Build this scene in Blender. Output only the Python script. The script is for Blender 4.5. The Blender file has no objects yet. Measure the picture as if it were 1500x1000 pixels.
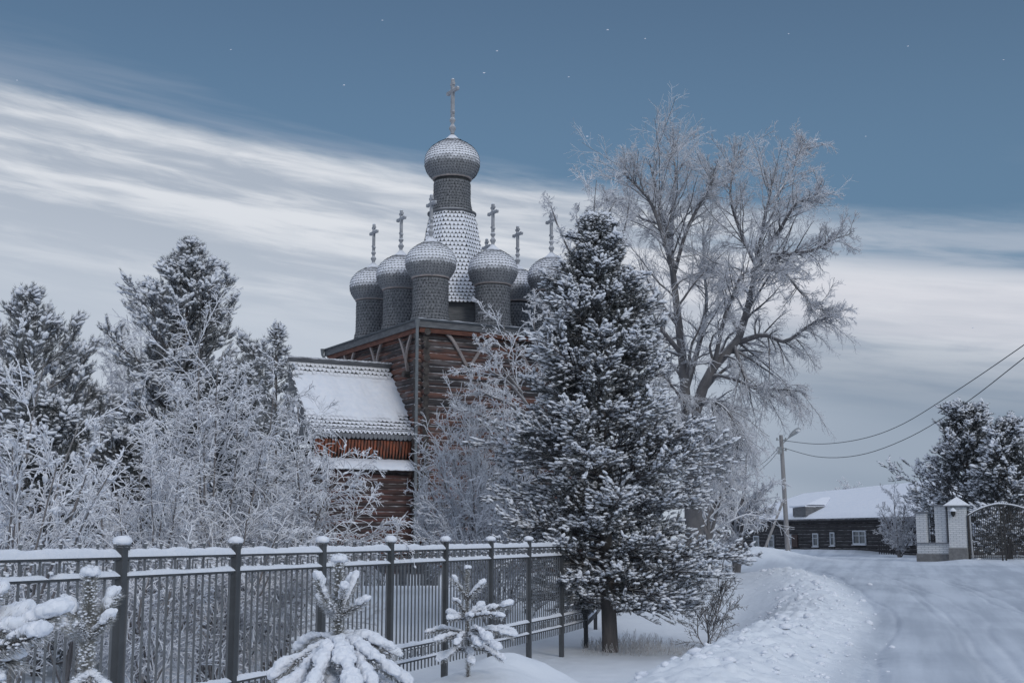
import bpy, math, random
import numpy as np
from mathutils import Vector
PI = math.pi
rng = np.random.default_rng(7)
random.seed(7)
scene = bpy.context.scene
COL = scene.collection

# ------------------------------------------------------------------ camera
EYE = 1.7
FPX = 1875.0
PITCH = math.radians(8.64)
cam = bpy.data.cameras.new('camera'); camo = bpy.data.objects.new('camera', cam); COL.objects.link(camo)
camo.location = (0, 0, EYE); camo.rotation_euler = (math.radians(90)+PITCH, 0, 0)
cam.sensor_width = 36; cam.lens = 36*FPX/1500; cam.clip_start = 0.1; cam.clip_end = 3000
scene.camera = camo

def W(px, py, Y):
    """a point of the place: the bearing and height of a photo pixel at the distance Y"""
    a = (px-750)/FPX; b = (500-py)/FPX
    x, y, z = a, math.cos(PITCH)-b*math.sin(PITCH), math.sin(PITCH)+b*math.cos(PITCH)
    t = Y/y
    return Vector((x*t, Y, z*t+EYE))

# ------------------------------------------------------------------ node helper
def N(nt, typ, ins=None, **props):
    n = nt.nodes.new(typ)
    for k, v in props.items(): setattr(n, k, v)
    for k, v in (ins or {}).items():
        s = n.inputs[k]
        if hasattr(v, 'is_output') or isinstance(v, bpy.types.NodeSocket): nt.links.new(v, s)
        else: s.default_value = v
    return n
def math_n(nt, op, a, b=0.0, c=0.0, clamp=False):
    return N(nt, 'ShaderNodeMath', {0: a, 1: b, 2: c}, operation=op, use_clamp=clamp).outputs[0]
def mixc(nt, f, a, b, bt='MIX'):
    n = N(nt, 'ShaderNodeMix', {0: f, 6: a, 7: b}, data_type='RGBA', blend_type=bt); return n.outputs[2]
def smooth(nt, v, lo, hi, a=0.0, b=1.0):
    return N(nt, 'ShaderNodeMapRange', {0: v, 1: lo, 2: hi, 3: a, 4: b}, interpolation_type='SMOOTHSTEP').outputs[0]
def c4(c): return (c[0], c[1], c[2], 1.0)

# ------------------------------------------------------------------ world
SUN_EL, SUN_AZ = math.radians(24), math.radians(152)      # azimuth clockwise from +Y
wd = bpy.data.worlds.new("World"); scene.world = wd; wd.use_nodes = True
nt = wd.node_tree; nt.nodes.clear()
sky = N(nt, 'ShaderNodeTexSky', sky_type='NISHITA', sun_disc=False, sun_elevation=SUN_EL, sun_rotation=SUN_AZ,
        air_density=1.0, dust_density=1.5, ozone_density=2.0)
tc = N(nt, 'ShaderNodeTexCoord').outputs['Generated']
sp = N(nt, 'ShaderNodeSeparateXYZ', {0: tc})
az = math_n(nt, 'ARCTAN2', sp.outputs[0], sp.outputs[1])
el = math_n(nt, 'ARCSINE', sp.outputs[2])
# streaky high cloud: azimuth squeezed, tilted a little against the horizon
elt = math_n(nt, 'ADD', el, math_n(nt, 'MULTIPLY', az, 0.125))
v1 = N(nt, 'ShaderNodeCombineXYZ', {0: math_n(nt, 'MULTIPLY', az, 1.3), 1: math_n(nt, 'MULTIPLY', elt, 15.0), 2: 0.3}).outputs[0]
n1 = N(nt, 'ShaderNodeTexNoise', {'Vector': v1, 'Scale': 1.5, 'Detail': 5.0, 'Roughness': 0.52, 'Distortion': 0.3}).outputs[0]
v2 = N(nt, 'ShaderNodeCombineXYZ', {0: math_n(nt, 'MULTIPLY', az, 2.6), 1: math_n(nt, 'MULTIPLY', elt, 30.0), 2: 4.3}).outputs[0]
n2 = N(nt, 'ShaderNodeTexNoise', {'Vector': v2, 'Scale': 1.5, 'Detail': 4.0, 'Roughness': 0.55, 'Distortion': 0.2}).outputs[0]
v3 = N(nt, 'ShaderNodeCombineXYZ', {0: math_n(nt, 'MULTIPLY', az, 1.0), 1: math_n(nt, 'MULTIPLY', elt, 5.0), 2: 9.1}).outputs[0]
n3 = N(nt, 'ShaderNodeTexNoise', {'Vector': v3, 'Scale': 2.2, 'Detail': 2.0}).outputs[0]
edge = math_n(nt, 'ADD', elt, math_n(nt, 'MULTIPLY', math_n(nt, 'SUBTRACT', n1, 0.5), 0.026))
edge = math_n(nt, 'ADD', edge, math_n(nt, 'MULTIPLY', math_n(nt, 'SUBTRACT', N(nt, 'ShaderNodeTexNoise', {'Vector': N(nt, 'ShaderNodeCombineXYZ', {0: math_n(nt, 'MULTIPLY', az, 7.0), 1: math_n(nt, 'MULTIPLY', elt, 40.0), 2: 5.1}).outputs[0], 'Scale': 1.5, 'Detail': 5.0, 'Roughness': 0.6}).outputs[0], 0.5), 0.022))
edge = math_n(nt, 'ADD', edge, math_n(nt, 'MULTIPLY', math_n(nt, 'SUBTRACT', n2, 0.5), 0.03))
mask = smooth(nt, edge, 0.286, 0.264)                       # cloud bank below about 15 degrees
skyc = mixc(nt, 1.0, sky.outputs[0], (0.76, 0.93, 1.0, 1), 'MULTIPLY')
skyc = mixc(nt, 1.0, skyc, (0.10, 0.10, 0.10, 1), 'MULTIPLY')
flat = mixc(nt, smooth(nt, el, 0.25, 0.50), (0.118, 0.200, 0.302, 1), (0.078, 0.128, 0.205, 1))
upper = mixc(nt, 0.75, skyc, flat)
bright = smooth(nt, elt, 0.11, 0.235)
v4 = N(nt, 'ShaderNodeCombineXYZ', {0: math_n(nt, 'MULTIPLY', az, 9.0), 1: math_n(nt, 'MULTIPLY', elt, 60.0), 2: 1.7}).outputs[0]
n4 = N(nt, 'ShaderNodeTexNoise', {'Vector': v4, 'Scale': 1.6, 'Detail': 6.0, 'Roughness': 0.65, 'Distortion': 0.8}).outputs[0]
band = smooth(nt, math_n(nt, 'ADD', n2, math_n(nt, 'MULTIPLY', math_n(nt, 'SUBTRACT', n4, 0.5), 0.35)), 0.36, 0.66)
cl_hi = mixc(nt, band, (0.41, 0.465, 0.55, 1), (0.71, 0.74, 0.79, 1))
rgt = smooth(nt, az, 0.05, 0.34)
cl_hi = mixc(nt, math_n(nt, 'MULTIPLY', rgt, smooth(nt, elt, 0.222, 0.245)), cl_hi, mixc(nt, band, (0.19, 0.29, 0.41, 1), (0.36, 0.43, 0.53, 1)))
cl_lo = mixc(nt, smooth(nt, n3, 0.35, 0.65), (0.22, 0.285, 0.375, 1), (0.32, 0.385, 0.475, 1))
cl_lo = mixc(nt, smooth(nt, az, 0.02, 0.30), mixc(nt, n3, (0.44, 0.50, 0.59, 1), (0.58, 0.635, 0.715, 1)), cl_lo)
cloud = mixc(nt, bright, cl_lo, cl_hi)
glow = math_n(nt, 'MULTIPLY', math_n(nt, 'MULTIPLY', smooth(nt, elt, 0.155, 0.205), smooth(nt, elt, 0.248, 0.218)), math_n(nt, 'MULTIPLY', smooth(nt, az, 0.0, 0.2), smooth(nt, n1, 0.35, 0.6)))
cloud = mixc(nt, math_n(nt, 'MULTIPLY', glow, 0.8), cloud, (0.68, 0.69, 0.75, 1))
streak = math_n(nt, 'MULTIPLY', smooth(nt, n1, 0.56, 0.72), smooth(nt, elt, 0.34, 0.27))
upper = mixc(nt, math_n(nt, 'MULTIPLY', streak, 0.22), upper, (0.62, 0.64, 0.72, 1))
full = mixc(nt, mask, upper, cloud)
full = mixc(nt, smooth(nt, el, 0.48, 0.95), full, (0.57, 0.645, 0.79, 1))      # sky above the view, brightened to add light on the snow
bg = N(nt, 'ShaderNodeBackground', {'Color': full, 'Strength': 1.0})
out = N(nt, 'ShaderNodeOutputWorld', {'Surface': bg.outputs[0]})

# ------------------------------------------------------------------ sun (soft, through thin overcast)
sl = bpy.data.lights.new('sun', 'SUN'); sl.energy = 0.95; sl.angle = math.radians(16); sl.color = (1.0, 0.965, 0.93)
so = bpy.data.objects.new('sun', sl); COL.objects.link(so)
sd = Vector((math.sin(SUN_AZ)*math.cos(SUN_EL), math.cos(SUN_AZ)*math.cos(SUN_EL), math.sin(SUN_EL)))
so.rotation_euler = sd.to_track_quat('Z', 'Y').to_euler(); so.location = (10, -10, 30)
vs = scene.view_settings; vs.view_transform = 'Standard'; vs.look = 'None'; vs.exposure = 0.0; vs.gamma = 1.0
vs.use_curve_mapping = False
scene.cycles.max_bounces = 5; scene.cycles.diffuse_bounces = 3; scene.cycles.glossy_bounces = 2

# ------------------------------------------------------------------ materials
def new_mat(name):
    m = bpy.data.materials.new(name); m.use_nodes = True; nt = m.node_tree; nt.nodes.clear()
    o = N(nt, 'ShaderNodeOutputMaterial'); b = N(nt, 'ShaderNodeBsdfPrincipled'); nt.links.new(b.outputs[0], o.inputs[0])
    return m, nt, b
def geo_nz(nt): return N(nt, 'ShaderNodeSeparateXYZ', {0: N(nt, 'ShaderNodeNewGeometry').outputs['Normal']}).outputs[2]
def pos(nt, scale=(1, 1, 1), rot=(0, 0, 0), obj=False):
    src = N(nt, 'ShaderNodeTexCoord').outputs['Object'] if obj else N(nt, 'ShaderNodeNewGeometry').outputs['Position']
    return N(nt, 'ShaderNodeMapping', {'Vector': src, 'Scale': scale, 'Rotation': rot}).outputs[0]
def noise(nt, vec, s, d=3.0, r=0.55): return N(nt, 'ShaderNodeTexNoise', {'Vector': vec, 'Scale': s, 'Detail': d, 'Roughness': r}).outputs[0]
def bump(nt, b, h, st=0.3, dist=0.02):
    n = N(nt, 'ShaderNodeBump', {'Height': h, 'Strength': st, 'Distance': dist}); nt.links.new(n.outputs[0], b.inputs['Normal'])

SNOW = (0.78, 0.80, 0.86)
def frosted(name, base, base2, lo, hi, frost=0.0, nscale=6.0, rough=0.85, snow=SNOW, grain=None, dap=0.35, obj=False, bumps=0.3, bdist=0.02):
    """a surface whose upward faces carry snow; frost = rime on every side"""
    m, nt, b = new_mat(name)
    p = pos(nt, obj=obj)
    nn = noise(nt, p, nscale)
    gp = pos(nt, grain, obj=obj) if grain else p
    g = noise(nt, gp, 3.0, 5.0, 0.65)
    col = mixc(nt, smooth(nt, g, 0.35, 0.68), c4(base), c4(base2))
    nz = math_n(nt, 'ADD', geo_nz(nt), math_n(nt, 'MULTIPLY', math_n(nt, 'SUBTRACT', nn, 0.5), dap*2))
    f = smooth(nt, nz, lo, hi, frost, 1.0)
    nt.links.new(mixc(nt, f, col, c4(snow)), b.inputs['Base Color'])
    b.inputs['Roughness'].default_value = rough
    b.inputs['Specular IOR Level'].default_value = 0.25
    bump(nt, b, math_n(nt, 'ADD', g, nn), bumps, bdist)
    return m
def plain(name, c1, c2, s=4.0, rough=0.8, grain=(1, 1, 1), metal=0.0, bs=0.25, bd=0.01, spec=0.3, obj=False):
    m, nt, b = new_mat(name)
    g = noise(nt, pos(nt, grain, obj=obj), s, 5.0, 0.6)
    nt.links.new(mixc(nt, smooth(nt, g, 0.3, 0.7), c4(c1), c4(c2)), b.inputs['Base Color'])
    b.inputs['Roughness'].default_value = rough; b.inputs['Metallic'].default_value = metal
    b.inputs['Specular IOR Level'].default_value = spec
    bump(nt, b, g, bs, bd)
    return m
M = {}
M['snow'] = plain('snow', (0.73, 0.77, 0.85), (0.80, 0.82, 0.88), 5.0, 0.7, bs=0.35, bd=0.03)
M['snow_lump'] = plain('snow_lump', (0.74, 0.78, 0.86), (0.82, 0.84, 0.90), 22.0, 0.75, bs=0.5, bd=0.012)
def ground_mat():
    m, nt, b = new_mat('snow_ground')
    pr = pos(nt, (1, 1, 1), (0, 0, 0.29))
    st = noise(nt, N(nt, 'ShaderNodeMapping', {'Vector': pr, 'Scale': (1.4, 0.08, 1)}).outputs[0], 1.0, 4.0, 0.6)
    big = noise(nt, pr, 0.22, 3.0)
    fine = noise(nt, pos(nt), 9.0, 6.0, 0.65)
    med = noise(nt, pos(nt), 2.2, 4.0, 0.6)
    at = N(nt, 'ShaderNodeAttribute', attribute_name='packed').outputs['Fac']
    packed = mixc(nt, smooth(nt, math_n(nt, 'ADD', math_n(nt, 'MULTIPLY', st, 0.6), math_n(nt, 'MULTIPLY', big, 0.4)), 0.38, 0.62), (0.43, 0.475, 0.545, 1), (0.61, 0.66, 0.735, 1))
    fresh = mixc(nt, med, (0.74, 0.785, 0.845, 1), (0.81, 0.84, 0.885, 1))
    nt.links.new(mixc(nt, at, fresh, packed), b.inputs['Base Color'])
    b.inputs['Roughness'].default_value = 0.75; b.inputs['Specular IOR Level'].default_value = 0.2
    hh = math_n(nt, 'ADD', math_n(nt, 'MULTIPLY', fine, 0.35), math_n(nt, 'ADD', math_n(nt, 'MULTIPLY', med, 0.7), math_n(nt, 'MULTIPLY', st, 0.5)))
    bump(nt, b, hh, 0.45, 0.05)
    return m
M['ground'] = ground_mat()
M['twig'] = frosted('frosted_twig', (0.055, 0.05, 0.052), (0.11, 0.10, 0.10), -0.75, 0.15, 0.58, 9.0)
M['lime'] = frosted('lime_bark', (0.05, 0.046, 0.048), (0.10, 0.09, 0.09), 0.25, 0.95, 0.10, 5.0)
M['limetwig'] = frosted('lime_twig', (0.095, 0.088, 0.095), (0.15, 0.14, 0.15), -0.5, 0.6, 0.52, 5.0)
M['snowtwig'] = frosted('snow_laden_twig', (0.10, 0.085, 0.08), (0.17, 0.145, 0.13), -0.80, 0.05, 0.42, 9.0)
M['stem'] = frosted('bush_stem', (0.07, 0.06, 0.058), (0.13, 0.11, 0.10), 0.05, 0.6, 0.12, 9.0)
M['bark'] = frosted('bark', (0.05, 0.045, 0.043), (0.10, 0.085, 0.08), 0.5, 0.95, 0.05, 9.0, grain=(3, 3, 0.6))
M['needle'] = frosted('pine_needles', (0.018, 0.026, 0.028), (0.044, 0.056, 0.057), 0.38, 1.0, 0.10, 6.0)
M['needle_l'] = frosted('rimed_needles', (0.034, 0.043, 0.046), (0.07, 0.082, 0.086), 0.15, 0.9, 0.20, 6.0)
M['needle_s'] = frosted('sapling_needles', (0.10, 0.105, 0.085), (0.20, 0.195, 0.165), 0.1, 0.9, 0.22, 30.0)
M['larch'] = frosted('larch_twig', (0.16, 0.16, 0.18), (0.22, 0.22, 0.24), -0.4, 0.6, 0.45, 6.0)
def log_mat(name, dark, red, grey, lo, hi, redamt):
    m, nt, b = new_mat(name)
    p = pos(nt, obj=True)
    tcn = N(nt, 'ShaderNodeSeparateXYZ', {0: p}); along = math_n(nt, 'ADD', tcn.outputs[0], tcn.outputs[1])
    perlog = N(nt, 'ShaderNodeCombineXYZ', {0: math_n(nt, 'MULTIPLY', along, 0.30), 1: math_n(nt, 'MULTIPLY', tcn.outputs[2], 4.2), 2: 0.0}).outputs[0]
    n_a = noise(nt, perlog, 1.0, 3.0, 0.6)
    streak = noise(nt, N(nt, 'ShaderNodeCombineXYZ', {0: along, 1: math_n(nt, 'MULTIPLY', tcn.outputs[2], 34.0), 2: 3.0}).outputs[0], 1.6, 5.0, 0.7)
    n_b = noise(nt, N(nt, 'ShaderNodeCombineXYZ', {0: math_n(nt, 'MULTIPLY', along, 0.7), 1: math_n(nt, 'MULTIPLY', tcn.outputs[2], 3.0), 2: 7.0}).outputs[0], 1.0, 4.0, 0.6)
    col = mixc(nt, smooth(nt, n_a, 0.42, 0.60), c4(dark), c4(red))
    col = mixc(nt, smooth(nt, n_b, 0.50, 0.66, 0.0, 1.0-redamt), col, c4(grey))
    col = mixc(nt, smooth(nt, streak, 0.30, 0.48, 0.85, 0.0), col, (0.012, 0.011, 0.012, 1))
    nz = math_n(nt, 'ADD', geo_nz(nt), math_n(nt, 'MULTIPLY', math_n(nt, 'SUBTRACT', noise(nt, p, 3.0, 5.0), 0.5), 1.0))
    nt.links.new(mixc(nt, smooth(nt, nz, lo, hi, 0.03, 0.85), col, c4(SNOW)), b.inputs['Base Color'])
    b.inputs['Roughness'].default_value = 0.9; b.inputs['Specular IOR Level'].default_value = 0.2
    bump(nt, b, streak, 0.6, 0.02)
    return m
M['log'] = log_mat('weathered_log', (0.036, 0.031, 0.032), (0.165, 0.072, 0.050), (0.15, 0.135, 0.135), 0.60, 1.0, 0.3)
M['logred'] = log_mat('red_brown_log', (0.040, 0.026, 0.025), (0.125, 0.050, 0.040), (0.10, 0.075, 0.072), 0.68, 1.05, 0.5)
M['capmetal'] = frosted('cap_metal', (0.10, 0.11, 0.13), (0.14, 0.15, 0.17), 0.2, 0.8, 0.1, 6.0)
M['doorwood'] = plain('dull_brown_door', (0.06, 0.045, 0.045), (0.09, 0.065, 0.06), 3.0)
M['logend'] = plain('log_end', (0.04, 0.037, 0.037), (0.095, 0.085, 0.08), 6.0, 0.9)
M['shingle'] = frosted('aspen_shingle', (0.060, 0.066, 0.075), (0.17, 0.178, 0.192), -0.06, 0.36, 0.11, 5.0, grain=(9, 9, 1.0), dap=0.12, obj=True)
M['shingle_d'] = frosted('drum_shingle', (0.045, 0.05, 0.058), (0.175, 0.182, 0.196), 0.5, 1.1, 0.08, 9.0, grain=(7, 7, 2.2), obj=True)
M['shingle_t'] = frosted('tent_shingle', (0.055, 0.058, 0.066), (0.15, 0.156, 0.17), -0.02, 0.28, 0.36, 5.0, grain=(9, 9, 1.0), dap=0.14, obj=True)
M['shingle_b'] = frosted('barrel_shingle', (0.055, 0.058, 0.066), (0.12, 0.125, 0.14), -0.1, 0.30, 0.16, 5.0, grain=(9, 9, 1.0), dap=0.12, obj=True)
M['fringe'] = plain('plank_tips', (0.07, 0.055, 0.052), (0.32, 0.10, 0.055), 3.0, 0.8, (5, 5, 0.9), obj=True)
M['shell'] = plain('notch_shade_underlay', (0.018, 0.02, 0.023), (0.035, 0.038, 0.042), 8.0)  # near-black colour paints the shade in the notches between shingle tips
M['greywood'] = frosted('grey_board', (0.075, 0.08, 0.088), (0.14, 0.145, 0.155), 0.55, 0.9, 0.04, 4.0, grain=(1, 1, 6))
M['metalroof'] = frosted('eave_flashing', (0.045, 0.055, 0.066), (0.07, 0.082, 0.095), 0.5, 0.8, 0.05, 4.0)
M['redwood'] = plain('fresh_red_plank', (0.085, 0.038, 0.030), (0.17, 0.075, 0.055), 3.0, 0.8, (1, 1, 4), obj=True)
M['orangewood'] = plain('orange_plank_tips', (0.20, 0.055, 0.028), (0.44, 0.15, 0.085), 5.0, 0.8, (6, 6, 1), obj=True)
M['palewood'] = frosted('bracket_board', (0.15, 0.115, 0.10), (0.26, 0.21, 0.19), 0.6, 1.0, 0.15, 6.0)
M['cross'] = frosted('cross_wood', (0.20, 0.21, 0.23), (0.30, 0.31, 0.33), 0.3, 0.8, 0.12, 9.0)
M['pipe'] = frosted('downpipe_paint', (0.07, 0.085, 0.095), (0.11, 0.125, 0.135), 0.4, 0.9, 0.10, 14.0)
M['iron'] = frosted('fence_iron', (0.026, 0.03, 0.034), (0.045, 0.05, 0.055), 0.3, 0.75, 0.04, 30.0, rough=0.5, bumps=0.1)
M['iron_f'] = frosted('frosted_bar', (0.06, 0.066, 0.075), (0.10, 0.11, 0.12), 0.2, 0.75, 0.08, 30.0, rough=0.6, bumps=0.1)
M['blackiron'] = plain('black_gate_iron', (0.018, 0.018, 0.02), (0.035, 0.035, 0.038), 9.0, 0.6)
M['housewall'] = frosted('dark_house_log', (0.022, 0.022, 0.026), (0.055, 0.052, 0.056), 0.7, 1.0, 0.02, 3.0, grain=(0.4, 0.4, 5))
M['white'] = plain('white_window_paint', (0.42, 0.45, 0.50), (0.52, 0.55, 0.60), 5.0, 0.6)
M['glass'] = plain('window_glass', (0.035, 0.045, 0.055), (0.10, 0.12, 0.14), 2.0, 0.15, spec=0.6)
M['plinth'] = plain('grey_render', (0.15, 0.15, 0.155), (0.22, 0.22, 0.225), 6.0, 0.9)
M['pole'] = frosted('pole_wood', (0.14, 0.13, 0.13), (0.24, 0.23, 0.23), 0.6, 1.0, 0.12, 4.0, grain=(6, 6, 0.5))
M['wire'] = plain('wire', (0.05, 0.055, 0.065), (0.06, 0.065, 0.075), 5.0)
M['lamp'] = plain('lamp_glass', (0.55, 0.57, 0.6), (0.65, 0.67, 0.7), 5.0, 0.25, spec=0.6)
M['lampgrey'] = plain('lamp_housing', (0.22, 0.24, 0.26), (0.3, 0.32, 0.34), 5.0, 0.4)
M['grass'] = frosted('dry_frosted_grass', (0.16, 0.14, 0.12), (0.26, 0.23, 0.20), -0.2, 0.8, 0.35, 9.0)
def brick_mat():
    m, nt, b = new_mat('white_brick')
    tcn = N(nt, 'ShaderNodeTexCoord').outputs['Object']
    s = N(nt, 'ShaderNodeSeparateXYZ', {0: tcn})
    v = N(nt, 'ShaderNodeCombineXYZ', {0: math_n(nt, 'ADD', s.outputs[0], s.outputs[1]), 1: s.outputs[2], 2: 0.0}).outputs[0]
    br = N(nt, 'ShaderNodeTexBrick', {'Vector': v, 'Color1': (0.55, 0.57, 0.60, 1), 'Color2': (0.64, 0.65, 0.67, 1), 'Mortar': (0.30, 0.32, 0.35, 1),
          'Scale': 1.0, 'Mortar Size': 0.009, 'Brick Width': 0.26, 'Row Height': 0.085})
    nt.links.new(br.outputs[0], b.inputs['Base Color']); b.inputs['Roughness'].default_value = 0.8
    bump(nt, b, br.outputs[1], -0.4, 0.01)
    return m
M['brick'] = brick_mat()

# ------------------------------------------------------------------ mesh helpers
def tagit(o, label=None, cat=None, group=None, kind=None):
    if label: o['label'] = label
    if cat: o['category'] = cat
    if group: o['group'] = group
    if kind: o['kind'] = kind
    return o
def empty(name, loc, label, cat, group=None, rz=0.0):
    o = bpy.data.objects.new(name, None); COL.objects.link(o); o.location = loc; o.rotation_euler = (0, 0, rz)
    o.empty_display_size = 0.3
    return tagit(o, label, cat, group)
def mesh_obj(name, V, polys, mats, parent=None, origin=(0, 0, 0), smooth_=False):
    """polys: list of (faces array (n,k), material index)"""
    V = np.asarray(V, dtype=np.float64) - np.asarray(origin, dtype=np.float64)
    me = bpy.data.meshes.new(name)
    me.vertices.add(len(V)); me.vertices.foreach_set('co', V.astype(np.float32).ravel())
    loops = np.concatenate([np.asarray(f, dtype=np.int32).ravel() for f, _ in polys])
    tot = np.concatenate([np.full(len(f), np.asarray(f).shape[1], dtype=np.int32) for f, _ in polys])
    mi = np.concatenate([np.full(len(f), m, dtype=np.int32) for f, m in polys])
    st = np.concatenate([[0], np.cumsum(tot)[:-1]]).astype(np.int32)
    me.loops.add(len(loops)); me.loops.foreach_set('vertex_index', loops)
    me.polygons.add(len(tot)); me.polygons.foreach_set('loop_start', st); me.polygons.foreach_set('loop_total', tot)
    me.polygons.foreach_set('material_index', mi)
    me.polygons.foreach_set('use_smooth', np.full(len(tot), smooth_, dtype=bool))
    for m in mats: me.materials.append(M[m] if isinstance(m, str) else m)
    me.update(calc_edges=True); me.validate()
    o = bpy.data.objects.new(name, me); COL.objects.link(o)
    if parent is not None: o.parent = parent
    return o

class MB:
    def __init__(s): s.V = []; s.F = []; s.n = 0
    def add(s, V, F, mi=0):
        V = np.asarray(V, float); s.V.append(V)
        for f in F: s.F.append((tuple(int(i)+s.n for i in f), mi))
        s.n += len(V); return s
    def box(s, c, d, mi=0, rz=0.0, ax=None):
        """centre, full sizes; ax = optional 3 axis vectors"""
        c = np.array(c, float); d = np.array(d, float)/2
        if ax is None: ax = [np.array([math.cos(rz), math.sin(rz), 0]), np.array([-math.sin(rz), math.cos(rz), 0]), np.array([0, 0, 1.0])]
        V = [c+ax[0]*d[0]*i+ax[1]*d[1]*j+ax[2]*d[2]*k for k in (-1, 1) for j in (-1, 1) for i in (-1, 1)]
        return s.add(V, [(0, 2, 3, 1), (4, 5, 7, 6), (0, 1, 5, 4), (2, 6, 7, 3), (0, 4, 6, 2), (1, 3, 7, 5)], mi)
    def bar(s, p, q, w, h, mi=0, up=(0, 0, 1)):
        p = np.array(p, float); q = np.array(q, float); d = q-p; L = np.linalg.norm(d); d /= L
        u = np.array(up, float)
        if abs(d@u) > 0.98: u = np.array([1.0, 0, 0])
        a = np.cross(d, u); a /= np.linalg.norm(a); b = np.cross(a, d)
        return s.box((p+q)/2, (L, w, h), mi, ax=[d, a, b])
    def cyl(s, p, q, r0, r1=None, n=10, mi=0, caps=True, capmi=None):
        p = np.array(p, float); q = np.array(q, float); r1 = r0 if r1 is None else r1
        d = q-p; d /= np.linalg.norm(d); u = np.array([0, 0, 1.0]) if abs(d[2]) < 0.9 else np.array([1.0, 0, 0])
        a = np.cross(u, d); a /= np.linalg.norm(a); b = np.cross(d, a)
        t = np.arange(n)*2*PI/n
        ring = np.cos(t)[:, None]*a+np.sin(t)[:, None]*b
        V = np.vstack([p+ring*r0, q+ring*r1])
        F = [(i, (i+1) % n, n+(i+1) % n, n+i) for i in range(n)]
        s.add(V, F, mi)
        if caps:
            k = mi if capmi is None else capmi
            s.add(V, [tuple(range(n))[::-1], tuple(range(n, 2*n))], k)
        return s
    def lathe(s, prof, c=(0, 0), n=24, mi=0, poly=None):
        c = np.array([c[0], c[1]])
        t = np.arange(n)*2*PI/n
        V = []
        for r, z in prof:
            for a in t: V.append((c[0]+r*math.cos(a), c[1]+r*math.sin(a), z))
        F = [(j*n+i, j*n+(i+1) % n, (j+1)*n+(i+1) % n, (j+1)*n+i) for j in range(len(prof)-1) for i in range(n)]
        return s.add(V, F, mi)
    def build(s, name, mats, parent=None, origin=(0, 0, 0), smooth_=False, bevel=0.0):
        V = np.vstack(s.V)-np.array(origin, float)
        me = bpy.data.meshes.new(name); me.from_pydata(V.tolist(), [], [f for f, _ in s.F])
        me.polygons.foreach_set('material_index', [m for _, m in s.F])
        me.polygons.foreach_set('use_smooth', [smooth_]*len(s.F))
        for m in (mats if isinstance(mats, (list, tuple)) else [mats]): me.materials.append(M[m])
        me.update()
        o = bpy.data.objects.new(name, me); COL.objects.link(o)
        if parent is not None: o.parent = parent
        if bevel: 
            b = o.modifiers.new('bevel', 'BEVEL'); b.width = bevel; b.segments = 2; b.limit_method = 'ANGLE'
        return o

# value noise
def vnoise(x, y, seed=0):
    xi = np.floor(x).astype(np.int64); yi = np.floor(y).astype(np.int64); xf = x-xi; yf = y-yi
    def h(a, b):
        v = (a*374761393+b*668265263+seed*1442695041) & 0xffffffff
        v = ((v ^ (v >> 13))*1274126177) & 0xffffffff
        return ((v ^ (v >> 16)) & 0xffff)/65535.0
    u = xf*xf*(3-2*xf); v = yf*yf*(3-2*yf)
    return (h(xi, yi)*(1-u)+h(xi+1, yi)*u)*(1-v)+(h(xi, yi+1)*(1-u)+h(xi+1, yi+1)*u)*v
def fbm(x, y, o=4, seed=0):
    s = 0; a = 0.5
    for i in range(o): s = s+a*vnoise(x*2**i+i*17.3, y*2**i-i*9.1, seed+i); a *= 0.5
    return s-0.47
def sstep(x, a, b):
    t = np.clip((x-a)/(b-a), 0, 1); return t*t*(3-2*t)

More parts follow.
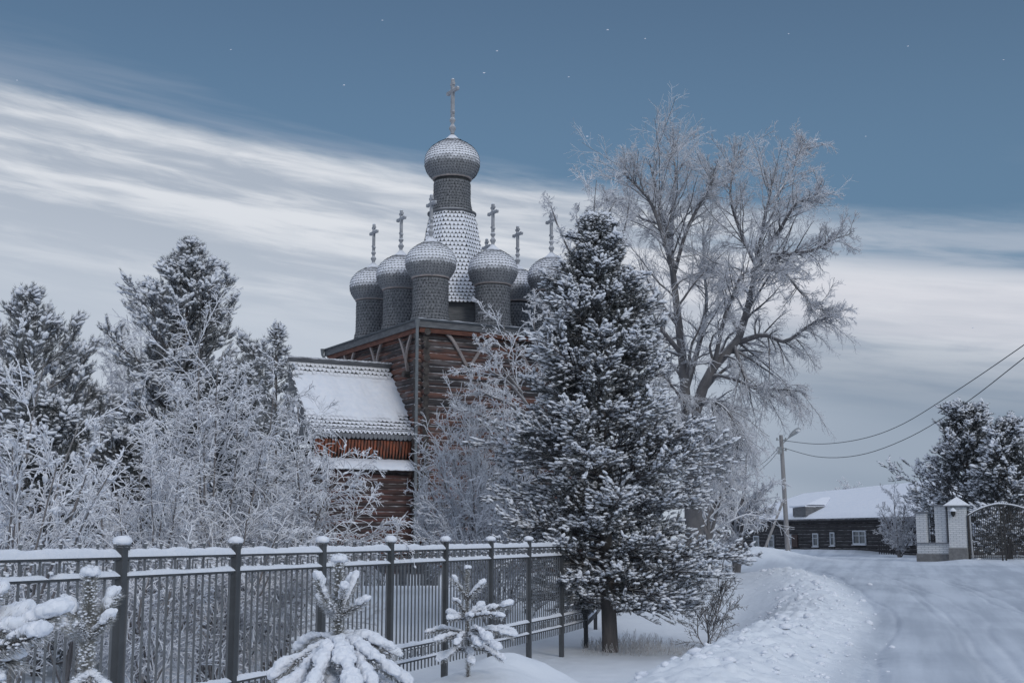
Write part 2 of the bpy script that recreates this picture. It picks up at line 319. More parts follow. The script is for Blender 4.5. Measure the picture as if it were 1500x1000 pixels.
# ------------------------------------------------------------------ ground
FX0, FY0, FDX = -3.63, 12.07, 0.3466
def fence_x(Y): return FX0+FDX*(Y-FY0)
def edge_x(Y): return np.interp(Y, [0, 14.3, 25.9, 36, 41.5, 60, 90], [-1.1, 3.35, 6.95, 9.1, 10.0, 12.0, 14.0])
def ground_z(X, Y, detail=True):
    X = np.asarray(X, float); Y = np.asarray(Y, float)
    ex = edge_x(Y); fx = fence_x(Y)
    rise = 0.56*sstep(Y, 18, 62)
    left = -0.6+1.0*sstep(Y, 27, 43)
    s = X-fx
    foot = ex-np.interp(Y, [10, 17, 25, 40], [5.0, 3.9, 3.3, 3.0])
    k = sstep(X, foot, ex-0.3)
    road = 0.0+rise
    base = left*(1-k)+road*k
    ends = 1-sstep(Y, 40.5, 45.5)
    c = ex-1.35
    bank = np.exp(-((X-c)/1.15)**2)*(0.44+0.22*fbm(X*0.35, Y*0.35, 2, 5))*ends*sstep(Y, 6, 12)
    z = base+bank
    z += 0.50*np.exp(-((X+0.45)**2/1.5+(Y-17.0)**2/1.2))
    z += 0.16*np.exp(-((X-0.3)**2/3.0+(Y-15.5)**2/2.0))
    z += 0.58*np.exp(-((X-0.05)/1.0)**2-((Y-18.4)/0.85)**2)*(1+0.35*fbm(X*1.4, Y*1.4, 3, 77))
    # heaped snow by the pole and in front of the log house
    px = 12.9
    z += 0.42*np.exp(-((X-px+1.4)/2.6)**2-((Y-61)/3.2)**2)*1.0
    z += 0.38*np.exp(-((X-10.0)/3.0)**2-((Y-58)/3.5)**2)
    z += (0.30+0.25*fbm(X*0.6, Y*0.2, 3, 9))*np.exp(-((Y-(88-(X-15)*0.55))/3.0)**2)*sstep(X, 8, 12)*(1-sstep(X, 26, 30))
    if detail:
        z = z+0.10*fbm(X*0.5, Y*0.5, 3, 1)
        clump = np.exp(-((X-(ex-1.0))/1.25)**2)*ends+0.9*np.exp(-((X-11.3)/3.6)**2-((Y-60)/3.4)**2)
        l1 = np.abs(fbm(X*3.0, Y*3.0, 4, 3)); l2 = np.maximum(fbm(X*7.0, Y*7.0, 3, 11), 0)
        z = z+clump*(0.26*l1+0.26*l2+0.14*np.maximum(fbm(X*14, Y*14, 2, 15), 0))
        # ruts in the road
        onroad = sstep(X, ex-0.1, ex+0.6)*(1-sstep(Y, 45, 60))
        lat = X-ex
        z = z-onroad*0.035*(np.exp(-((lat-2.1)/0.35)**2)+np.exp(-((lat-3.9)/0.35)**2)+np.exp(-((lat-0.5)/0.2)**2))
        z = z+onroad*0.02*fbm(lat*3, Y*0.4, 3, 21)
        for o_, w_, d_ in ((1.75, .05, .022), (1.95, .05, .025), (2.45, .06, .02), (3.55, .05, .022), (3.85, .05, .025), (4.4, .05, .015), (6.3, .07, .02), (7.9, .07, .02), (0.32, .05, .03), (0.62, .05, .03)):
            wv = lat+0.12*np.sin(Y*0.33+o_*3)+0.05*np.sin(Y*0.9+o_*5)
            z = z-onroad*d_*np.exp(-((wv-o_)/w_)**2)*(0.6+1.6*vnoise(Y*0.6+o_*9, lat*0+o_, 4))*(1+0.6*np.sin(Y*24))
        z = z-onroad*0.05*np.clip(vnoise(X*3.1, Y*1.7, 55)-.78, 0, 1)
        # a rough ploughed edge in front of the gate
        z = z+(0.10+0.18*np.maximum(fbm(X*2.0, Y*2.0, 3, 31), 0))*np.exp(-((Y-(57.5+(X-20)*0.12))/1.0)**2)*sstep(X, 18.5, 20)
        off = (1-k)
        z = z+off*0.05*fbm(X*2.5, Y*2.5, 3, 41)
    return z
def gz(x, y): return float(ground_z(np.array([x]), np.array([y]), False)[0])
xs = np.unique(np.concatenate([np.arange(-400, -40, 30), np.arange(-40, -8, 0.8), np.arange(-8, 14.5, 0.05), np.arange(14.5, 40, 0.4), np.arange(40, 400, 30)]))
ys = [-20, -5, 2, 6]; y = 8.0
while y < 120: ys.append(y); y += 0.05 if y < 24 else (0.09 if y < 45 else (0.22 if y < 66 else 0.8))
ys += list(range(125, 700, 40)); ys = np.array(ys, float)
GX, GY = np.meshgrid(xs, ys)
GZ = ground_z(GX, GY)
nx, ny = len(xs), len(ys)
idx = np.arange(nx*ny).reshape(ny, nx)
Q = np.stack([idx[:-1, :-1], idx[:-1, 1:], idx[1:, 1:], idx[1:, :-1]], -1).reshape(-1, 4)
g = mesh_obj('snow_ground', np.stack([GX, GY, GZ], -1).reshape(-1, 3), [(Q, 0)], ['ground'], smooth_=True)
lat = GX-edge_x(GY)
pk = sstep(lat, -0.15, 0.5)*(1-0.75*sstep(GX-(16+0.05*GY), 0, 8)*sstep(GY, 20, 40)) 
pk = np.maximum(pk, sstep(GY, 45, 48)*(1-sstep(GY, 54, 57))*sstep(GX, 2, 5)*0.8)
pk = pk*(1-np.exp(-((GX-11.5)/3.2)**2-((GY-60)/3.2)**2))
at = g.data.attributes.new('packed', 'FLOAT', 'POINT'); at.data.foreach_set('value', pk.ravel().astype(np.float32))
tagit(g, kind='structure')

# ------------------------------------------------------------------ instancing of small shapes into one mesh
def unit(v): return v/np.maximum(np.linalg.norm(v, axis=-1, keepdims=True), 1e-9)
def basis(d):
    d = unit(d); ref = np.where(np.abs(d[:, 2:3]) > 0.9, np.array([[1.0, 0, 0]]), np.array([[0, 0, 1.0]]))
    a = unit(np.cross(ref, d)); b = np.cross(d, a)
    return a, b, d
def place(T, P, A):     # T (n,3), P (m,3), A (m,3,3) columns
    return (np.einsum('mij,nj->mni', A, T)+P[:, None, :]).reshape(-1, 3)
def rep(F, m, n, off=0): return (np.asarray(F)[None]+(np.arange(m)*n)[:, None, None]+off).reshape(-1, np.asarray(F).shape[1])
def ico(sub=1, seed=0, rough=0.18):
    import bmesh
    bm = bmesh.new(); bmesh.ops.create_icosphere(bm, subdivisions=sub, radius=1.0)
    r = np.random.default_rng(seed)
    V = np.array([v.co[:] for v in bm.verts]); F = np.array([[v.index for v in f.verts] for f in bm.faces]); bm.free()
    V *= 1+r.uniform(-rough, rough, (len(V), 1))
    V[:, 2] = np.where(V[:, 2] < -0.35, -0.35+(V[:, 2]+0.35)*0.3, V[:, 2])
    return V, F
BL1 = [ico(1, s) for s in range(4)]
BL0 = [ico(0, s, .22) for s in range(5)]
BL2 = [ico(2, s, 0.09) for s in range(4)]
BL3 = [ico(3, s, 0.035) for s in range(3)]
def needles(n, length=0.34, w=0.022, seed=0, spread=0.95, lo=0.0):
    r = np.random.default_rng(seed); V = []; F = []
    for i in range(n):
        t = lo+(1-lo)*(i+r.random())/n; a = i*2.39996+r.random(); an = spread*(1.05-0.45*t)+r.uniform(-.15, .15)
        d = np.array([math.sin(an)*math.cos(a), math.sin(an)*math.sin(a), math.cos(an)])
        o = np.array([0, 0, t]); sd = np.cross(d, [r.normal(), r.normal(), r.normal()]); sd /= np.linalg.norm(sd)
        L = length*r.uniform(.8, 1.15)
        V += [o-sd*w, o+sd*w, o+d*L]; F.append([3*i, 3*i+1, 3*i+2])
    return np.array(V), np.array(F)
NT = [needles(26, 0.5, 0.045, s, 0.9) for s in range(5)]
NTL = [needles(34, 0.42, 0.030, s+10, 0.85) for s in range(5)]

def tubes(P, R, sides):
    """P (N,k,3) R (N,k)"""
    Nn, K, _ = P.shape
    T = np.gradient(P, axis=1); T = unit(T)
    m = unit(P[:, -1]-P[:, 0]); ref = np.where(np.abs(m[:, 2:3]) > 0.85, np.array([[1.0, 0.1, 0]]), np.array([[0, 0, 1.0]]))[:, None, :]
    A = unit(np.cross(np.broadcast_to(ref, T.shape), T)); B = np.cross(T, A)
    t = np.arange(sides)*2*PI/sides+PI/2
    V = P[:, :, None, :]+(np.cos(t)[None, None, :, None]*A[:, :, None, :]+np.sin(t)[None, None, :, None]*B[:, :, None, :])*R[:, :, None, None]
    V = V.reshape(-1, 3)
    i = np.arange(sides); j = (i+1) % sides
    f = []
    for k in range(K-1): f.append(np.stack([k*sides+i, k*sides+j, (k+1)*sides+j, (k+1)*sides+i], -1))
    f = np.vstack(f)
    return V, rep(f, Nn, K*sides)

def grow(P, R, n, t0=0.25, t1=1.0, ang=0.8, angj=0.25, ln=0.45, lnj=0.3, K=5, grav=0.0, wig=0.12, rr=0.6, tip=0.35, taper_t=0.5, up=0.0, flat=0.0, minr=0.0, gravp=0.0, rs=None):
    r = rs if rs is not None else rng
    Nn, K0, _ = P.shape
    pi = np.repeat(np.arange(Nn), n)
    t = t0+(t1-t0)*((np.tile(np.arange(n), Nn)+r.random(Nn*n))/n)
    f = np.clip(t*(K0-1), 0, K0-1.001); i = f.astype(int); w = (f-i)[:, None]
    p = P[pi, i]*(1-w)+P[pi, i+1]*w
    tg = unit(P[pi, i+1]-P[pi, i])
    rad = (R[pi, i]*(1-w[:, 0])+R[pi, i+1]*w[:, 0])
    L0 = np.linalg.norm(np.diff(P, axis=1), axis=2).sum(1)[pi]
    rnd = r.normal(size=(len(pi), 3)); rnd[:, 2] = rnd[:, 2]*(1-flat)
    pr = unit(rnd-(rnd*tg).sum(1, keepdims=True)*tg)
    pr[:, 2] += up; pr = unit(pr)
    a = (ang+angj*r.normal(size=len(pi)))[:, None]
    d = unit(np.cos(a)*tg+np.sin(a)*pr)
    L = L0*ln*(1-taper_t*t)*(1+lnj*r.uniform(-1, 1, len(pi)))
    st = (L/(K-1))[:, None]
    pts = [p]
    for k in range(K-1):
        p = p+d*st; pts.append(p)
        d = unit(d+wig*r.normal(size=d.shape)+np.array([0, 0, 1.0])*(grav+gravp*(k/(K-1))))
    P2 = np.stack(pts, 1)
    r0 = np.maximum(rad*rr, minr)[:, None]
    R2 = r0*(1-(1-tip)*np.linspace(0, 1, K)[None])
    return P2, np.maximum(R2, minr)
def resample(pts, K):
    pts = np.array(pts, float); n = len(pts)
    # Catmull-Rom
    ext = np.vstack([2*pts[0]-pts[1], pts, 2*pts[-1]-pts[-2]])
    o = []
    for s in np.linspace(0, n-1.0001, K):
        i = int(s); t = s-i; p0, p1, p2, p3 = ext[i:i+4]
        o.append(0.5*((2*p1)+(-p0+p2)*t+(2*p0-5*p1+4*p2-p3)*t*t+(-p0+3*p1-3*p2+p3)*t**3))
    return np.array(o)
class Parts:
    def __init__(s): s.V = []; s.P = []; s.n = 0
    def add(s, V, F, mi):
        s.V.append(V); s.P.append((np.asarray(F)+s.n, mi)); s.n += len(V)
    def tubes(s, P, R, sides, mi=0): V, F = tubes(P, R, sides); s.add(V, F, mi)
    def inst(s, temps, P, A, mi, r=None):
        r = r or rng
        ch = r.integers(0, len(temps), len(P))
        for c, (V, F) in enumerate(temps):
            k = ch == c
            if k.any(): s.add(place(V, P[k], A[k]), rep(F, int(k.sum()), len(V)), mi)
    def build(s, name, mats, parent=None, origin=(0, 0, 0), smooth_=True):
        return mesh_obj(name, np.vstack(s.V), s.P, mats, parent, origin, smooth_)

# ================================================================== the wooden church
TH = math.radians(30)
CC = W(612, 467, 45.0)                       # eave corner nearest to us
ZE = CC.z; ZG = 0.25
CR = Vector((CC.x, CC.y, 0))
church = empty('church', CR, 'dark log church with snow-dusted shingled onion domes and a tall central tent spire', 'church', rz=TH)
SU, SV = 7.7, 8.9                            # size along its right (u) and left (v) walls
INS = 0.42
def toloc(p): 
    d = p-CR; c, s = math.cos(TH), math.sin(TH)
    return np.array([d.x*c+d.y*s, -d.x*s+d.y*c, p.z])
RL = 0.128; PITCHL = 0.238
def log_wall(name, p0, p1, z0, z1, r, over=0.30, mats=('log', 'logend'), nudge=0.0, parent=church, rj=0.06, seed=0, gap=None):
    rr_ = np.random.default_rng(seed); mb = MB(); z = z0+r+nudge
    p0 = np.array(p0, float); p1 = np.array(p1, float); d = (p1-p0)/np.linalg.norm(p1-p0)
    while z < z1:
        R_ = r*(1+rr_.uniform(-rj, rj)); o1, o2 = over*(1+rr_.uniform(-.2, .2)), over*(1+rr_.uniform(-.2, .2))
        nseg = 5; a = p0-d*o1; b = p1+d*o2
        pts = [a+(b-a)*t for t in np.linspace(0, 1, nseg)]
        offs = rr_.normal(0, 0.008, (nseg, 2)); rs = R_*(1+rr_.uniform(-.05, .05, nseg))
        nn = np.array([-d[1], d[0]])
        V = []; ns = 14
        for q, of, rad in zip(pts, offs, rs):
            for k in range(ns):
                an = 2*PI*k/ns+0.2
                w = nn*(math.cos(an)*rad+of[0]); V.append((q[0]+w[0], q[1]+w[1], z+math.sin(an)*rad+of[1]))
        F = [(s*ns+i, s*ns+(i+1) % ns, (s+1)*ns+(i+1) % ns, (s+1)*ns+i) for s in range(nseg-1) for i in range(ns)]
        mb.add(V, F, 0); mb.add(V, [tuple(range(ns))[::-1], tuple(range((nseg-1)*ns, nseg*ns))], 1)
        z += PITCHL*(r/RL)
    return mb.build(name, list(mats), parent, smooth_=True)
i0, j0, i1, j1 = INS, INS, SU-INS, SV-INS
zt = ZE-0.36
log_wall('log_wall', (i0, j0), (i1, j0), ZG-0.6, zt, RL, nudge=0.0, seed=1)
log_wall('log_wall', (i0, j0), (i0, j1), ZG-0.6, zt, RL, nudge=PITCHL/2, seed=2)
log_wall('log_wall', (i1, j0), (i1, j1), ZG-0.6, zt, RL, nudge=PITCHL/2, seed=3)
log_wall('log_wall', (i0, j1), (i1, j1), ZG-0.6, zt, RL, nudge=0.0, seed=4)
# dark window slit hidden low on the left wall
# eaves: soffit, fascia, flashing, low hipped roof under snow
mb = MB(); mb.box((SU/2, SV/2, ZE-0.27), (SU-0.16, SV-0.16, 0.05)); mb.build('soffit', 'redwood', church)
mb = MB()
for (a, b) in (((0, 0.03), (SU, 0.03)), ((0, SV-0.03), (SU, SV-0.03))): mb.bar((a[0], a[1], ZE-0.15), (b[0], b[1], ZE-0.15), 0.05, 0.24)
for x in (0.03, SU-0.03): mb.bar((x, 0.06, ZE-0.15), (x, SV-0.06, ZE-0.15), 0.05, 0.24)
mb.build('fascia', 'greywood', church)
mb = MB()
mb.bar((0.12, 0.10, ZE-0.36), (SU-0.12, 0.10, ZE-0.36), 0.05, 0.17); mb.bar((0.10, 0.14, ZE-0.36), (0.10, SV-0.14, ZE-0.36), 0.05, 0.17)
mb.build('eave_board', 'redwood', church)
PEAK = 0.42
mb = MB()
e = -0.07
V = [(e, e, ZE-0.03), (SU-e, e, ZE-0.03), (SU-e, SV-e, ZE-0.03), (e, SV-e, ZE-0.03), (e, e, ZE+0.02), (SU-e, e, ZE+0.02), (SU-e, SV-e, ZE+0.02), (e, SV-e, ZE+0.02), (SU/2, SV/2, ZE+PEAK)]
mb.add(V, [(0, 3, 2, 1), (0, 1, 5, 4), (1, 2, 6, 5), (2, 3, 7, 6), (3, 0, 4, 7), (4, 5, 8), (5, 6, 8), (6, 7, 8), (7, 4, 8)])
roof = mb.build('roof', 'metalroof', church)
mb = MB(); n = 26; V = []; 
for j in range(n+1):
    for i in range(n+1):
        u, v = i/n, j/n; x = -0.03+(SU+0.06)*u; y = -0.03+(SV+0.06)*v
        h = min(u, 1-u, v, 1-v)*2
        V.append((x+.01*random.random(), y+.01*random.random(), ZE+0.02+PEAK*h+(0.045+0.03*random.random() if h > 0 else 0.012)))
mb.add(V, [(j*(n+1)+i, j*(n+1)+i+1, (j+1)*(n+1)+i+1, (j+1)*(n+1)+i) for j in range(n) for i in range(n)])
mb.build('snow_cover', 'snow', roof, smooth_=True)
def roof_z(u, v): return ZE+0.02+PEAK*min(u/SU, 1-u/SU, v/SV, 1-v/SV)*2

def bracket(p, q, bul, parent=church):
    p = np.array(p, float); q = np.array(q, float)
    mb = MB(); n = 9; pts = []
    for t in np.linspace(0, 1, n):
        s = p+(q-p)*t; s = s+np.array(bul)*math.sin(PI*t)*1.0; pts.append(s)
    for a, b in zip(pts[:-1], pts[1:]):
        mb.bar(a, b+(b-a)*0.08, 0.07, 0.11, up=(0, 0, 1))
    return mb.build('bracket', 'palewood', parent)
# bow-shaped brackets in pairs under the left eave, one kind under the right
for v in (1.35, 4.0, 6.6):
    for s in (-1, 1): bracket((i0-0.14, v, ZE-1.75), (0.16, v+0.50*s, ZE-0.42), (-0.05, -0.17*s, 0.0))
    mb = MB(); mb.cyl((i0-0.34, v, ZE-1.83), (i0, v, ZE-1.83), 0.12, n=12); mb.build('bracket_log', 'logend', church, smooth_=False)
for u in (2.2, 4.9):
    for s in (-1, 1): bracket((u+0.05*s, j0-0.14, ZE-1.55), (u+0.95*s, 0.16, ZE-0.42), (0.12*s, 0, 0.28))
    mb = MB(); mb.cyl((u, j0-0.34, ZE-1.63), (u, j0, ZE-1.63), 0.12, n=12); mb.build('bracket_log', 'logend', church)
# downpipe and gutter spout at the far left eave
mb = MB(); xq = 0.02; yq = 0.02
mb.cyl((xq-.05, yq-.05, ZE-0.02), (xq-.05, yq-.05, ZE-0.30), 0.10, 0.055, n=12)
mb.cyl((xq-.05, yq-.05, ZE-0.28), (xq-.05, yq-.05, ZG-0.3), 0.055, n=12)
for k in range(8): mb.cyl((xq-.05, yq-.05, ZE-0.9-k*1.05), (xq-.05, yq-.05, ZE-0.96-k*1.05), 0.065, n=12)
mb.cyl((xq+.10, yq-.02, 4.0), (xq+.10, yq-.02, ZG-0.3), 0.045, n=10)
mb.build('downpipe', 'pipe', church, smooth_=True)
mb = MB(); mb.cyl((-0.12, SV-0.1, ZE+0.02), (-0.12, SV-0.1, ZE-0.25), 0.09, 0.05); mb.cyl((-0.12, SV-0.1, ZE-0.24), (0.1, SV-0.25, ZE-0.6), 0.05)
mb.build('spout', 'pipe', church, smooth_=True)

# --- shingle rows on a surface of revolution
def prof_eval(prof, n=400):
    prof = np.array(prof, float); d = np.concatenate([[0], np.cumsum(np.linalg.norm(np.diff(prof, axis=0), axis=1))])
    s = np.linspace(0, d[-1], n); return s, np.interp(s, d, prof[:, 0]), np.interp(s, d, prof[:, 1])
def smooth_prof(pts, K=60): return resample([(p[0], p[1], 0) for p in pts], K)[:, :2]
def shingles(prof, c, rowh, width, mi=0, oct_=False, jitter=0.06, phase=0.0, lift=0.03, tipfrac=0.34, seed=0, w=0.985, n_oct=8):
    """rows from the bottom of the profile up; pointed tips hang down"""
    r_ = np.random.default_rng(seed); s, R_, Z_ = prof_eval(prof)
    rows = max(1, int(s[-1]/rowh)); V = []; F = []
    for k in range(rows):
        sb = k*rowh; st = sb+rowh*1.02
        rm = np.interp(sb+rowh*.5, s, R_); n = max(7, int(round(2*PI*rm/width)))
        if oct_: n = max(n_oct, int(round(n/n_oct))*n_oct)
        for i in range(n):
            a = (i+0.5*(k % 2))*2*PI/n+phase; h = PI/n*w*(1+r_.uniform(-jitter, jitter))
            dz = r_.uniform(-jitter, jitter)*rowh*0.5; up = lift*(1+r_.uniform(-.3, .3))
            b = len(V)
            for (da, fs, l) in ((-1, 1.0, 0.004), (1, 1.0, 0.004), (1, tipfrac, up*.7), (0.34, 0.0, up), (-0.34, 0.0, up), (-1, tipfrac, up*.7)):
                ss = np.clip(sb+(st-sb)*fs+dz, 0, s[-1]); rr_ = np.interp(ss, s, R_); zz = np.interp(ss, s, Z_)
                # normal of the profile
                r2 = np.interp(min(ss+.02, s[-1]), s, R_); r1 = np.interp(max(ss-.02, 0), s, R_); z2 = np.interp(min(ss+.02, s[-1]), s, Z_); z1_ = np.interp(max(ss-.02, 0), s, Z_)
                nr, nz = z2-z1_, -(r2-r1); q = math.hypot(nr, nz) or 1; nr /= q; nz /= q
                if nr < 0 and abs(nr) > 0.99: pass
                ang = a+da*h; f = 1.0
                if oct_: 
                    m = 2*PI/n_oct; f = math.cos(m/2)/math.cos((ang % m)-m/2)
                rad = (rr_+nr*l)*f; V.append((c[0]+rad*math.cos(ang), c[1]+rad*math.sin(ang), zz+nz*l))
            F.append(tuple(range(b, b+6)))
    return V, F
def octa_shell(mb, prof, c, mi, n_oct=8, shrink=0.0):
    t = np.arange(n_oct)*2*PI/n_oct; V = []
    for r_, z in prof:
        for a in t: V.append((c[0]+(r_-shrink)*math.cos(a), c[1]+(r_-shrink)*math.sin(a), z))
    mb.add(V, [(j*n_oct+i, j*n_oct+(i+1) % n_oct, (j+1)*n_oct+(i+1) % n_oct, (j+1)*n_oct+i) for j in range(len(prof)-1) for i in range(n_oct)], mi)

def make_cross(c, z0, H, parent, big=False):
    """moulded post, cross beam running along v, short top beam and slanted foot beam"""
    mb = MB(); t = 0.052*(1.25 if big else 1.0)
    base = smooth_prof([(t*1.7, z0-0.12), (t*1.1, z0), (t*1.5, z0+.06*H), (t*2.2, z0+.11*H), (t*1.2, z0+.17*H), (t*1.0, z0+.20*H), (t*1.9, z0+.26*H), (t*1.0, z0+.31*H)], 20)
    mb.lathe(base, c, 12)
    mb.box((c[0], c[1], z0+.66*H), (t*2, t*2, .72*H))
    mb.box((c[0], c[1], z0+.80*H), (t*1.7, 0.62 if not big else 0.80, t*2.1))
    mb.box((c[0], c[1], z0+.93*H), (t*1.7, 0.26, t*1.7))
    a = math.radians(24); ax = [np.array([1.0, 0, 0]), np.array([0, math.cos(a), math.sin(a)]), np.array([0, -math.sin(a), math.cos(a)])]
    mb.box((c[0], c[1], z0+.42*H), (t*1.6, 0.26, t*1.5), ax=ax)
    for e in (-1, 1): mb.cyl((c[0]-t*.8, c[1]+e*(0.31 if not big else .40), z0+.80*H), (c[0]+t*.8, c[1]+e*(0.31 if not big else .40), z0+.80*H), t*1.35, n=10)
    o = mb.build('cross', 'cross', parent, bevel=0.012)
    return o
def snowcaps_cross(par, c, z0, H, big):
    t = 0.05*(1.25 if big else 1)
    mb = MB(); V, F = BL2[0]; mb.add(V*np.array([t*.9, .28*(1.3 if big else 1), .03])+np.array([c[0], c[1], z0+.80*H+t*1.15]), F); mb.build('snow_cap', 'snow_lump', par, smooth_=True)
    mb = MB(); mb.add(BL1[1][0]*np.array([0.06, 0.06, 0.05])+np.array([c[0], c[1], z0+1.02*H]), BL1[1][1]); mb.build('snow_cap', 'snow_lump', par, smooth_=True)

def cupola(c, zb, zneck, rb, rd, ztop, zcross, big=False, seed=0):
    """c local; zb bottom of drum, zneck bulb bottom, ztop tip of bulb"""
    hb = ztop-zneck
    k = 1.0
    bp = smooth_prof([(rd*1.04, zneck), (rb*.87, zneck+.11*hb), (rb*.975, zneck+.24*hb), (rb*1.0, zneck+.37*hb), (rb*.965, zneck+.50*hb), (rb*.85, zneck+.63*hb),
                      (rb*.64, zneck+.745*hb), (rb*.37, zneck+.84*hb), (rb*.18, zneck+.92*hb), (rb*.09, zneck+hb)], 60)
    mb = MB(); mb.lathe(bp-np.array([0.02, 0]), c, 40, 1)
    V, F = shingles(bp[:52], c, 0.108, 0.128, seed=seed, lift=0.022); mb.add(V, F, 0)
    bulb = mb.build('onion_dome', ['shingle', 'shell', 'snow'], church)
    capm = MB(); capm.lathe(smooth_prof([(rb*.40, zneck+.835*hb), (rb*.24, zneck+.90*hb), (rb*.13, zneck+.96*hb), (0.07, zneck+hb), (0.05, zneck+hb+.05)], 14), c, 16)
    capm.build('dome_cap', 'cross', bulb, smooth_=True)
    mb = MB(); dp = smooth_prof([(rd*1.14, zb-0.1), (rd*1.08, zb+0.15), (rd*1.01, zb+.4), (rd, zneck-0.04)], 30)
    mb.lathe(dp-np.array([0.015, 0]), c, 36, 1)
    V, F = shingles(dp, c, 0.118, 0.128, seed=seed+1, lift=0.022, w=0.95, jitter=0.09); mb.add(V, F, 0)
    mb.build('drum', ['shingle_d', 'shell'], bulb)
    mb = MB(); mb.lathe([(rd*.9, zneck-.035), (rd*1.075, zneck-.03), (rd*1.09, zneck+.02), (rd*.9, zneck+.03)], c, 36)
    mb.build('collar', 'palewood', bulb, smooth_=False)
    make_cross(c, ztop, zcross-ztop, bulb, big)
    snowcaps_cross(bulb, c, ztop, zcross-ztop, big)
    return bulb
def pix_local(px, u=None, v=None):
    """local point on the line u=const or v=const that sits at photo column px"""
    k = (px-750)/FPX/math.cos(PITCH)*1.0
    best = None
    for t in np.linspace(0, 9, 1801):
        lu, lv = (u, t) if u is not None else (t, v)
        x = CR.x+lu*math.cos(TH)-lv*math.sin(TH); y = CR.y+lu*math.sin(TH)+lv*math.cos(TH)
        q = 750+FPX*x/(y*math.cos(PITCH)+6*math.sin(PITCH))
        if best is None or abs(q-px) < best[0]: best = (abs(q-px), lu, lv, y)
    return best[1:]
A_ = 2.62
F0 = (0.95, 0.92)
def wy(c): return CR.y+c[0]*math.sin(TH)+c[1]*math.cos(TH)
def zpx(py, c): return W(700, py, wy(c)).z
ref = (F0[0], F0[1])
zn, ztp, zcr = zpx(408, ref), zpx(347, ref), zpx(287, ref)
seed = 20
for j in range(3):
    for i in range(3):
        if (i, j) == (1, 1): continue
        c = (F0[0]+A_*i, F0[1]+A_*j)
        cupola(c, roof_z(*c), zn, 0.93, 0.655, ztp, zcr, seed=seed); seed += 3
# the central tent with its neck and large bulb
CT = (F0[0]+A_*0.93, F0[1]+A_*1.17)
zt0, zt1 = zpx(455, CT), zpx(314, CT)
yc = wy(CT); sc = FPX/yc
rt_b, rt_t = 76/sc, 33/sc
mb = MB()
mb2 = MB(); octa_shell(mb2, [(rt_b*.93, roof_z(*CT)-.3), (rt_b*.93, zt0+.02)], CT, 0); mb2.build('tent_base', 'greywood', church)
tp = smooth_prof([(rt_b*1.10, zt0-.03), (rt_b*.97, zt0+.35), (rt_b*.86, zt0+.8), (rt_b*.67, zt0+1.9), (rt_t*1.15, zt1-.35), (rt_t, zt1)], 50)
octa_shell(mb, tp, CT, 1, shrink=0.02)
V, F = shingles(tp, CT, 0.175, 0.155, oct_=True, lift=0.03, seed=91, w=0.93, tipfrac=0.45); mb.add(V, F, 0)
tent = mb.build('tent_roof', ['shingle_t', 'shell'], church)
mb = MB(); mb.lathe([(rt_t*.8, zt1-.06), (rt_t*1.12, zt1-.03), (rt_t*1.12, zt1+.02), (rt_t*.8, zt1+.12)], CT, 32); mb.build('ring_board', 'greywood', tent, smooth_=False)
cupola(CT, zt1+.10, zpx(263, CT), 41.5/sc, 27.5/sc, zpx(197, CT), zpx(118, CT), True, 77)

# ------------------------------------------------ altar annex with barrel roof
a0, a1 = -3.55, i0          # along u: from its free end to the church wall
vn = 0.62; vc = 3.0         # near wall line and ridge line
vf = vc+(vc-vn)*0.42
def zat(px, py, u, v):
    y = CR.y+u*math.sin(TH)+v*math.cos(TH); return W(px, py, y).z
zr = zat(565, 538, 0, vc); ztip = zat(600, 672, 0, vn); zsk = zat(603, 690, 0, vn)
mat_annex = ('logred', 'logend')
log_wall('annex_wall', (a0+.15, vn+.12), (a1, vn+.12), ZG-0.6, zsk+.25, 0.104, 0.12, mat_annex, seed=11, rj=.1)
log_wall('annex_wall', (a0+.15, vn+.12), (a0+.15, vf-.12), ZG-0.6, zsk+.25, 0.104, 0.2, mat_annex, PITCHL*.4, seed=12)
log_wall('annex_wall', (a0+.15, vf-.12), (a1, vf-.12), ZG-0.6, zsk+.25, 0.104, 0.12, mat_annex, seed=13)
# skirt roof between wall and barrel
mb = MB(); nn = 46; rr_ = np.random.default_rng(4)
def skirt(v_out, v_in, u0, u1, nteeth):
    m = MB(); du = (u1-u0)/nteeth
    for k in range(nteeth):
        u = u0+du*(k+.5); m.bar((u, v_out+rr_.uniform(-.02, .02), zsk), (u, v_in, zsk+.36), du*.82, 0.03)
    return m
sk = skirt(vn-.42, vn+.14, a0-.15, a1-.42, 44).build('skirt_roof', 'greywood', church)
mb = MB(); n = 40; V = []
for i in range(n+1):
    u = a0-.17+(a1-.38-a0+.17)*i/n
    for (vv, zz) in ((vn-.45, zsk+.0), (vn-.47, zsk+.05), (vn-.40, zsk+.115), (vn-.15, zsk+.27), (vn+.05, zsk+.40), (vn+.14, zsk+.36)):
        V.append((u, vv+rr_.uniform(-.012, .012), zz+rr_.uniform(-.012, .012)))
mb.add(V, [(i*6+j, (i+1)*6+j, (i+1)*6+j+1, i*6+j+1) for i in range(n) for j in range(5)])
mb.build('snow_cover', 'snow', sk, smooth_=True)
mb = MB()
for s in (1,): mb.bar((a0+.15-.4, vn-.2, zsk+.02), (a0+.15-.4, vf+.2, zsk+.02), .5, .04)
mb.build('skirt_roof', 'greywood', church)
# vertical neck boards with pointed red tips under the barrel
H0 = ztip-zsk
